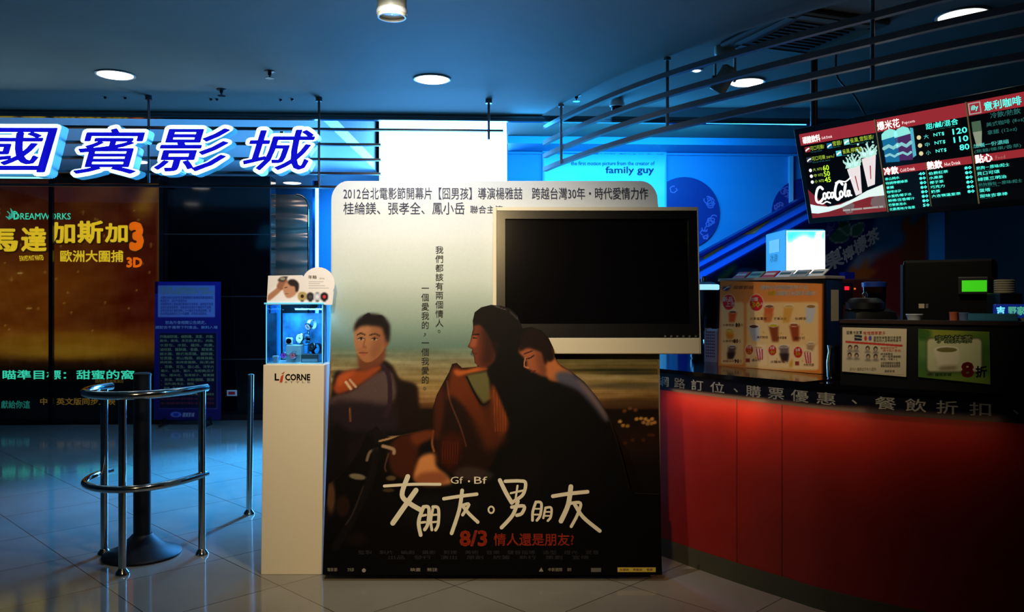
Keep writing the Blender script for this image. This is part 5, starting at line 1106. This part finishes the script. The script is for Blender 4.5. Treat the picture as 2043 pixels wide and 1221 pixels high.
# cups standing on the ledge
def paper_cup(px, d, r0, r1, h, c_, label):
    p, tg = on_curve(px, d)
    t = thing('paper_cup', label, 'cup', (p.x, p.y, 1.336), 'small cups along the counter screen')
    MB().lathe([(r0, 0), (r1, h), (r1*1.06, h+.002), (r1*1.06, h+.006), (r1*.93, h+.006), (r0*.9, .006)], (p.x, p.y, 1.336), 20).build('cup', c_, t, smooth=True)
paper_cup(1825, .085, .028, .034, .020, mat('cup_pale', (170, 176, 180), .5), 'wide pale cup standing on the screen ledge above the gap between the posters')
paper_cup(1903, .085, .016, .017, .030, mat('cup_orange', (170, 84, 50), .5), 'small orange cup on the screen ledge above the green poster')
paper_cup(1923, .085, .018, .020, .028, mat('cup_blue', (90, 110, 150), .4), 'small grey-blue cup on the screen ledge, right of the orange cup')
p, tg = on_curve(1980, .085)
t = thing('glass_tray', 'low blue-tinted glass tray on the screen ledge at the right', 'tray', (p.x, p.y, 1.336))
MB().box(-.09, .09, -.028, .028, 0, .003, M=Matrix.Translation((p.x, p.y, 1.336)) @ Matrix.Rotation(math.atan2(tg.y, tg.x), 4, 'Z')).build('base', mat('tray_blue', (40, 90, 120), .3), t)
sd = MB()
for a in ((-.09, .09, -.028, -.024), (-.09, .09, .024, .028), (-.09, -.086, -.024, .024), (.086, .09, -.024, .024)): sd.box(a[0], a[1], a[2], a[3], .003, .03, M=Matrix.Translation((p.x, p.y, 1.336)) @ Matrix.Rotation(math.atan2(tg.y, tg.x), 4, 'Z'))
sd.build('rim', mat('tray_rim', (60, 120, 150), .2), t)

# till
(p, tg) = on_curve(1800, .42); (p2, _) = on_curve(1990, .42)
TFm = Frame((p.x, p.y, TOPZ), p2-p, (0, 0, 1)); W_ = (p2-p).length
t = thing('cash_till', 'bulky dark cash till with a green customer display, behind the counter screen', 'till', TFm)
zt = TFm.uv(1900, 517)[1]
TB = mat('till_black', (3, 3, 4), .5, spec=.1)
MB().box(0, W_, 0, .12, -.4, 0, bev=.006).build('drawer', TB, t, local=True); MB().box(.0, W_*.97, .121, zt, -.36, -.02, bev=.012).build('monitor_back', TB, t, local=True)
MB().box(-.012, -.001, .10, zt-.02, -.34, -.03).build('edge_sheen', mat('till_sheen', (30, 60, 110), .3), t, local=True)  # blue strip stands in for light caught on the till's left edge
(a0, b0), (a1, b1) = TFm.uv(1911, 588), TFm.uv(1973, 552)
MB().box(a0, a1, b0, b1, -.019, .02, bev=.004).build('display_housing', mat('display_black', (8, 8, 9), .4), t, local=True)
(a0, b0), (a1, b1) = TFm.uv(1919, 582, .02), TFm.uv(1969, 559, .02)
MB().box(a0, a1, b0, b1, .0205, .022).build('display_glass', glow('green', (56, 200, 20), .75), t, local=True)
(a0, b0), (a1, b1) = TFm.uv(1832, 615), TFm.uv(1851, 606)
MB().box(a0, a1*.6+a0*.4, b0, b1, -.019, -.016).build('sticker', mat('till_sticker', (170, 150, 120), .5), t, local=True); MB().box(a1*.75+a0*.25, a1, b0, b1, -.019, -.016).build('sticker', mat('till_sticker2', (80, 76, 70), .5), t, local=True)
(p, tg) = on_curve(2004, .30)
t = thing('tray_stack', 'stack of pale cup lids beside the cash till at the right edge', 'stack', (p.x, p.y, TOPZ), None)
zb = 1.42+15/F*p.y
MB().box(p.x-.05, p.x+.05, p.y-.05, p.y+.05, TOPZ, zb, bev=.004).build('holder', BLACK, t)
for k in range(6): MB().lathe([(.040, 0), (.042, .004), (.038, .009)], (p.x, p.y, zb+.0005+k*.010), 22).build('lid', mat('lid_pale', (150, 140, 116), .5), t, smooth=True)
(a_, _), (b_, _) = on_curve(1984, .12), on_curve(2090, .12)
BF2 = Frame(a_, b_-a_, ZV); zz = lambda py: BF2.uv(2015, py)[1]; W_ = (b_-a_).length
t = thing('blue_lightbox', 'small blue lit sign with pale Chinese lettering at the right edge, on the screen ledge', 'sign', BF2)
MB().box(0, W_, zz(634), zz(607), -.05, 0, bev=.004).build('box', mat('box_blue', (16, 40, 120), .3, emit=.25, ecol=lin((20, 60, 190))), t, local=True)
MB().box(0, W_, zz(640), zz(634.5), -.055, .004).build('rail', mat('rail_pale', (150, 150, 110), .5), t, local=True)
MB().box(.01, .04, 1.336, zz(640), -.045, -.005).build('foot', BLACK, t, local=True); MB().box(W_-.04, W_-.01, 1.336, zz(640), -.045, -.005).build('foot', BLACK, t, local=True)
text(BF2, t, '吉', 1988, 611, 2005, 629, .002, glow('sign_cyan', (130, 210, 220), .7), 'lettering', bold=.04); text(BF2, t, '野家', 2011, 611, 2046, 629, .002, glow('sign_green', (90, 170, 150), .6), 'lettering', bold=.04)

# ================================================================ MENU BOARD hung over the counter
bl = P(1620, 437, 5.2); uu = Vector((.58, -.815, 0)).normalized(); nh = uu.cross(ZV); tl_ = math.radians(15.3)
NFm = Frame(bl, uu, ZV*math.cos(tl_)+nh*math.sin(tl_))
t = thing('menu_board', 'tilted backlit menu board with red headings and drink prices, hung over the counter', 'menu board', NFm)
MHt = NFm.uv(1599, 266)[1]; PWd = NFm.uv(1772, 421)[0]; MWd = PWd*3+.02
KB = mat('menu_black', (8, 8, 10), .3)
MB().box(-.03, MWd+.03, -.03, MHt+.03, -.07, -.002, bev=.004).build('housing', KB, t, local=True)
MPT = attr_mat('menu_print', emit=.8, rough=.2)
for k in range(3):
    pnl = [(k*PWd+.006, .004), (k*PWd+.006, MHt-.004), ((k+1)*PWd-.004, MHt-.004), ((k+1)*PWd-.004, .004)]
    pnl3 = MB().prism(pnl[::-1], -.0015, 0).build('menu_panel', mat('menu_face', (6, 10, 14), .15, emit=.25, ecol=lin((10, 12, 16))), t, local=True)
    rh = MB().prism([(k*PWd+.006, MHt*.86), ((k+1)*PWd-.004, MHt*.86), ((k+1)*PWd-.004, MHt-.004), (k*PWd+.006, MHt-.004)], .0002, .001)
    rh.build('header_band', glow('menu_red', (170, 46, 54), .75), pnl3, local=True)
glow_w = glow('menu_white', (255, 255, 245), 1.1); glow_g = glow('menu_lime', (190, 220, 60), .8); glow_c = glow('menu_cyan', (96, 226, 214), .8); glow_d = glow('menu_line', (120, 110, 70), .5); glow_t = glow('menu_dim', (60, 150, 140), .5)
def mt(s_, u0, v0, u1, v1, m, w_=.002, **k): return letters(NFm, t, s_, (u0, v0), (u1, v0), (u0, v1), w_, m, 'menu_lettering', px=False, **k)
Wp, Hp = PWd, MHt
def mp(k, a, b): return ((k+a)*Wp, b*Hp)
def mtx(k, s_, a0, b0, a1, b1, m, **kw): mt(s_, (k+a0)*Wp, b0*Hp, (k+a1)*Wp, b1*Hp, m, **kw)
def mbox(k, a0, b0, a1, b1, m, name, w_=.0015): return MB().box((k+a0)*Wp, (k+a1)*Wp, b0*Hp, b1*Hp, .0004, w_).build(name, m, t, local=True)
# panel 1: soft drinks
mtx(0, '碳酸飲料', .05, .875, .29, .955, glow_w, bold=.009); mtx(0, 'Soft Drink', .31, .89, .45, .92, glow_w, res=1)
for (a, b, c_) in ((.06, .775, (150, 40, 44)), (.36, .775, (20, 110, 150)), (.585, .785, (120, 220, 200)), (.06, .655, (50, 56, 66)), (.465, .675, (90, 210, 220))):
    q_ = mbox(0, a, b, a+.07, b+.062, glow(f'tile{c_[0]}', c_, .8), 'drink_tile')
    mb = MB(); mb.ribbon([((a+.012)*Wp, (b+.02)*Hp), ((a+.035)*Wp, (b+.035)*Hp), ((a+.058)*Wp, (b+.04)*Hp)], .008, .0018); mb.build('tile_mark', glow_w, t, local=True)
for s_, a0, b0, a1, sub in (('可口可樂/', .135, .785, .325, 'Coca-Cola'), ('雪碧/', .44, .795, .56, 'Sprite'), ('雀巢,雪梨茶/', .665, .795, .96, 'Nestea Pear Tea'), ('可口可樂 zero,/', .135, .665, .44, 'Coca-Cola zero'), ('雀巢,檸檬茶', .55, .69, .80, 'Nestea Lemon Tea')):
    mtx(0, s_, a0, b0, a1, b0+.052, glow_g, res=1); mtx(0, sub, a0, b0-.022, a0+(a1-a0)*.8, b0-.006, glow_t, res=1)
for i, (s_, p_) in enumerate((('大', '60'), ('中', '50'), ('小', '45'))):
    b = .565-i*.068; MB().disc(mp(0, .09, b), .0105, .0018, 16).build('price_dot', glow_w, t, local=True)
    mtx(0, s_, .125, b-.018, .165, b+.02, glow_g, res=1); mtx(0, 'NT$', .185, b-.018, .25, b+.016, glow_g, res=1); mtx(0, p_, .262, b-.026, .345, b+.034, glow_g, bold=.015)
# red foot of the drinks advert with white wave, two cups with splashes
def mpoly(k, pts, m, name, z=.0012): return MB().prism([mp(k, *p) for p in pts], z-.0004, z).build(name, m, t, local=True)
mpoly(0, [(.01, .01), (.985, .01), (.985, .22), (.90, .24), (.70, .17), (.48, .16), (.25, .12), (.06, .30), (.01, .35)], glow('advert_red', (140, 36, 40), .7), 'red_ground', .0010)
mpoly(0, [(.40, .13), (.52, .17), (.60, .12), (.56, .03), (.48, .02), (.44, .08)], glow('advert_pale', (150, 120, 116), .5), 'pale_patch', .0013); mpoly(0, [(.985, .05), (.985, .19), (.90, .20), (.82, .16), (.80, .10), (.86, .05)], glow('advert_pale', (150, 120, 116), .5), 'pale_patch', .0013)
wv_ = [(.012, .175), (.10, .150), (.25, .125), (.42, .135), (.60, .185), (.78, .255), (.985, .305), (.985, .185), (.80, .185), (.60, .15), (.42, .098), (.25, .068), (.10, .058), (.012, .07)]
mpoly(0, wv_, glow('wave_white', (235, 250, 240), .9), 'white_wave', .0018)
mtx(0, '—— ——— ———— —', .44, .055, .95, .075, glow('advert_line', (200, 190, 180), .6), res=1)
brs = MB()
def bz_(pts, wd): brs.ribbon([mp(0, a, b) for a, b in [tuple(q) for q in smoothline([(*p,) for p in pts], 6)]], wd, .0022+.00001*len(brs.b.verts)*.01)
bz_([(.215, .335), (.19, .36), (.15, .345), (.115, .28), (.105, .215), (.13, .185), (.17, .20), (.20, .225)], .016)
bz_([(.235, .285), (.215, .275), (.21, .235), (.225, .215), (.245, .235), (.25, .27), (.235, .285)], .011); bz_([(.30, .285), (.275, .285), (.265, .25), (.275, .22), (.30, .235)], .011)
bz_([(.345, .28), (.32, .275), (.312, .24), (.325, .22), (.345, .245), (.352, .28), (.35, .235), (.365, .225)], .011)
bz_([(.485, .36), (.455, .395), (.41, .37), (.375, .29), (.37, .225), (.395, .195), (.43, .215)], .016)
bz_([(.455, .285), (.435, .27), (.432, .235), (.446, .215), (.466, .235), (.47, .27), (.455, .285)], .011); bz_([(.49, .24), (.505, .32), (.53, .365), (.525, .33), (.497, .25), (.503, .22), (.52, .23)], .010)
bz_([(.558, .28), (.537, .275), (.53, .24), (.54, .22), (.558, .24), (.566, .28), (.565, .235), (.58, .225)], .011); bz_([(.40, .385), (.46, .40), (.53, .385), (.60, .42)], .008); bz_([(.12, .19), (.18, .165), (.24, .185), (.29, .165)], .008)
brs.build('script_lettering', glow_w, t, local=True)
mpoly(0, [(.575, .515), (.745, .565), (.715, .235), (.635, .215)], glow('cup_pale', (240, 226, 222), .95), 'printed_cup', .0020); mpoly(0, [(.775, .605), (.955, .635), (.89, .315), (.80, .295)], glow('cup_pale', (240, 226, 222), .95), 'printed_cup', .0021)
mpoly(0, [(.658, .43), (.671, .435), (.686, .27), (.676, .265)], glow('cup_red', (170, 40, 44), .7), 'cup_mark', .0024); mpoly(0, [(.862, .52), (.876, .525), (.858, .38), (.847, .375)], glow('cup_red', (170, 40, 44), .7), 'cup_mark', .0025)
def splash(cx, cy, w_):
    mb = MB(); rr = random.Random(int(cx*100))
    mpoly(0, [(cx-w_*.5, cy), (cx-w_*.42, cy+.035), (cx-w_*.1, cy+.055), (cx+w_*.2, cy+.05), (cx+w_*.5, cy+.04), (cx+w_*.5, cy+.012), (cx, cy-.008)], glow('splash', (190, 238, 218), .9), 'splash', .0027)
    for a, l in ((-.62, .10), (-.35, .13), (-.12, .10), (.08, .17), (.3, .13), (.55, .11), (.75, .06)):
        x0 = cx+a*w_*.45; pts = [mp(0, x0+a*l*f+.012*math.sin(f*5+a*7), cy+.03+l*.75*f*(1-.3*abs(a))) for f in (0, .35, .7, 1)]
        mb.ribbon(pts, [.020, .014, .010, .005], .0029)
    for _ in range(7): mb.disc(mp(0, cx+rr.uniform(-.6, .6)*w_, cy+rr.uniform(.09, .16)), .006, .003, 8)
    mb.build('splash', glow('splash', (190, 238, 218), .9), t, local=True)
splash(.655, .53, .20); splash(.86, .62, .21)
# panel 2: popcorn, cold and hot drinks
mtx(1, '爆米花', .02, .875, .28, .965, glow_w, bold=.009); mtx(1, 'Popcorn', .31, .885, .45, .925, glow_w, res=1)
mtx(1, '甜/鹹/混合', .56, .80, .90, .86, glow_c, bold=.01, res=1); mtx(1, 'Sweet / Salty / Mixed', .60, .78, .86, .795, glow_t, res=1)
for a, cA in ((.06, (30, 130, 180)), (.21, (90, 50, 110))):
    mpoly(1, [(a, .53), (a+.16, .52), (a+.175, .80), (a-.01, .79)], glow(f'pop{cA[0]}', cA, .6), 'popcorn_box', .0014); mpoly(1, [(a-.012, .77), (a+.178, .79), (a+.16, .85), (a+.10, .875), (a+.04, .86), (a-.005, .83)], glow('popcorn', (150, 240, 225), .9), 'popcorn_heap', .0016)
    mb = MB(); mb.ribbon([mp(1, a, .68), mp(1, a+.06, .70), mp(1, a+.11, .67), mp(1, a+.165, .70)], .02, .0017); mb.ribbon([mp(1, a+.01, .60), mp(1, a+.06, .61), mp(1, a+.11, .58), mp(1, a+.15, .60)], .014, .0017); mb.build('box_wave', glow('popwave', (150, 220, 220), .8), t, local=True)
mpoly(1, [(.375, .54), (.415, .56), (.42, .84), (.385, .85)], glow('popside', (90, 190, 210), .8), 'popcorn_box', .0015)
for i, (s_, p_) in enumerate((('大', '120'), ('中', '110'), ('小', '80'))):
    b = .735-i*.082; MB().disc(mp(1, .47, b), .012, .0018, 16).build('price_dot', glow('dot_cream', (230, 220, 160), .9), t, local=True)
    mtx(1, s_, .525, b-.025, .575, b+.02, glow_c, res=1); mtx(1, 'NT$', .63, b-.02, .745, b+.018, glow_c, bold=.008, res=1); mtx(1, p_, .83 if len(p_) > 2 else .88, b-.028, .98, b+.03, glow_c, bold=.02)
mbox(1, .012, .40, .495, .475, glow('menu_red', (170, 46, 54), .75), 'section_band'); mbox(1, .505, .40, .985, .475, glow('menu_red', (170, 46, 54), .75), 'section_band')
mtx(1, '冷飲', .02, .395, .19, .48, glow_w, .003, bold=.025) if False else mtx(1, '冷飲', .02, .395, .19, .48, glow_w, bold=.025, w_=.003); mtx(1, 'Cold Drink', .21, .41, .38, .445, glow_w, res=1, w_=.003)
mtx(1, '熱飲', .515, .395, .68, .48, glow_w, bold=.025, w_=.003); mtx(1, 'Hot Drink', .705, .41, .87, .445, glow_w, res=1, w_=.003)
for i, (s_, l, p_) in enumerate((('泰山純水', .17, '40'), ('特調檸檬綠茶', .26, '80'), ('拿鐵', .09, '80'), ('咖啡冰沙', .17, '80'), ('水蜜桃/椰子冰', .28, '80'), ('鮮檸/百香椰汁', .31, '80'), ('巴黎氣泡水', .21, '80'), ('北歐風味冷泡茶', .30, '50'))):
    b = .345-i*.047; mtx(1, s_, .02, b-.004, .02+l, b+.026, glow_c, bold=.012, res=1); mtx(1, 'cold beverage', .02, b-.014, .02+l*.7, b-.007, glow_t, res=1); mtx(1, p_, .41, b+.004, .485, b+.036, glow_c, bold=.03, res=1)
for i, (s_, l) in enumerate((('伯爵紅茶', .21), ('水果茶', .15), ('椰子茶', .15), ('巧克力', .155), ('奶茶', .10), ('大吉嶺溫室茶', .31))):
    b = .345-i*.047; mtx(1, s_, .52, b-.004, .52+l, b+.026, glow_c, bold=.012, res=1); mtx(1, 'hot beverage', .52, b-.014, .52+l*.7, b-.007, glow_t, res=1); mtx(1, '80', .90, b+.004, .975, b+.036, glow_c, bold=.03, res=1)
# panel 3: coffee and food
fq = MB(); 
for a0, b0, a1, b1 in ((.02, .87, .14, .88), (.02, .97, .14, .98), (.02, .88, .03, .97), (.13, .88, .14, .97)): fq.box((2+a0)*Wp, (2+a1)*Wp, b0*Hp, b1*Hp, .0015, .003)
fq.build('logo_frame', glow('logo_frame', (190, 180, 170), .7), t, local=True); mtx(2, 'illy', .045, .895, .115, .955, glow_c, bold=.02, res=1)
mtx(2, '意利咖啡', .17, .88, .52, .965, glow_c, bold=.02); mtx(2, '冷飲/熱飲', .22, .80, .50, .855, glow_t, res=1)
mpoly(2, [(.05, .56), (.10, .56), (.12, .70), (.03, .70)], glow('latte', (160, 170, 140), .7), 'coffee_glass', .0014); mpoly(2, [(.03, .70), (.12, .70), (.12, .80), (.03, .80)], glow('latte_top', (90, 120, 90), .6), 'coffee_glass', .0014)
for i, (s_, l, p_) in enumerate((('美式咖啡 (8oz)', .36, '75'), ('拿鐵 (12oz)', .28, '100'), ('', 0, '10'))):
    b = .74-i*.075
    if s_: mtx(2, s_, .17, b-.02, .17+l, b+.03, glow_t, res=1)
    mtx(2, p_, .66, b-.005, .74, b+.03, glow_t, res=1)
mtx(2, '加購一份濃縮', .02, .545, .36, .585, glow_c, res=1); mtx(2, '(焦糖/榛果/香草)', .02, .49, .47, .53, glow_t, res=1)
mbox(2, .012, .40, .985, .475, glow('menu_red', (170, 46, 54), .75), 'section_band'); mtx(2, '點心', .02, .395, .19, .48, glow_w, bold=.025, w_=.003); mtx(2, 'Food', .22, .41, .31, .445, glow('food_dim', (200, 150, 140), .6), res=1, w_=.003)
for i, (s_, l, p_) in enumerate((('熱狗－原味/起士', .32, '40'), ('貝口可頌', .22, '50'), ('總匯三明治', .28, '50'), ('熱狗麵包－原味/起士', .42, '70'), ('蛋塔', .11, '60'), ('甜味吉拿棒', .27, '80'))):
    b = .335-i*.055; mtx(2, s_, .02, b-.004, .02+l, b+.03, glow_c if l < .4 else glow_t, bold=.008, res=1); mtx(2, 'snack', .02, b-.016, .02+l*.5, b-.008, glow_t, res=1); mtx(2, p_, .60, b+.012, .68, b+.044, glow_t, bold=.01, res=1)
dv = MB()
for k in (1, 2): dv.box(k*Wp-.003, k*Wp+.003, 0, Hp, .0005, .003)
dv.box((1.5)*Wp-.002, (1.5)*Wp+.002, 0.01, .475*Hp, .0005, .003); dv.build('divider', glow_d, t, local=True)
# hanging bracket and cable
bp = P(1624, 262, 5.18)
MB().box(bp.x-.035, bp.x+.035, bp.y-.03, bp.y+.03, bp.z-.02, bp.z+.03, bev=.004).build('clamp', KB, t)
MB().tube([(bp.x, bp.y, bp.z), (bp.x, bp.y, HR)], .022, 14).build('hanging_pole', mat('pole_brown', (70, 54, 50), .4, .5), t, smooth=True)
MB().lathe([(.045, 0), (.045, -.012)], (bp.x, bp.y, HR-.0005), 20).build('ceiling_plate', KB, t)
ep = NFm.M @ Vector((MWd-.1, MHt+.01, -.03)); MB().tube([ep, (ep.x, ep.y, HR)], .022, 14).build('hanging_pole', mat('pole_brown'), t, smooth=True)
cpth = smoothline([Vector((bp.x+.12, bp.y-.05, HR)), Vector((bp.x+.125, bp.y-.06, HR-.16)), Vector((bp.x+.2, bp.y-.14, HR-.30)), Vector((bp.x+.25, bp.y-.22, bp.z+.01))], 6)
MB().tube(cpth, .006, 8).build('cable', BLACK, t, smooth=True)
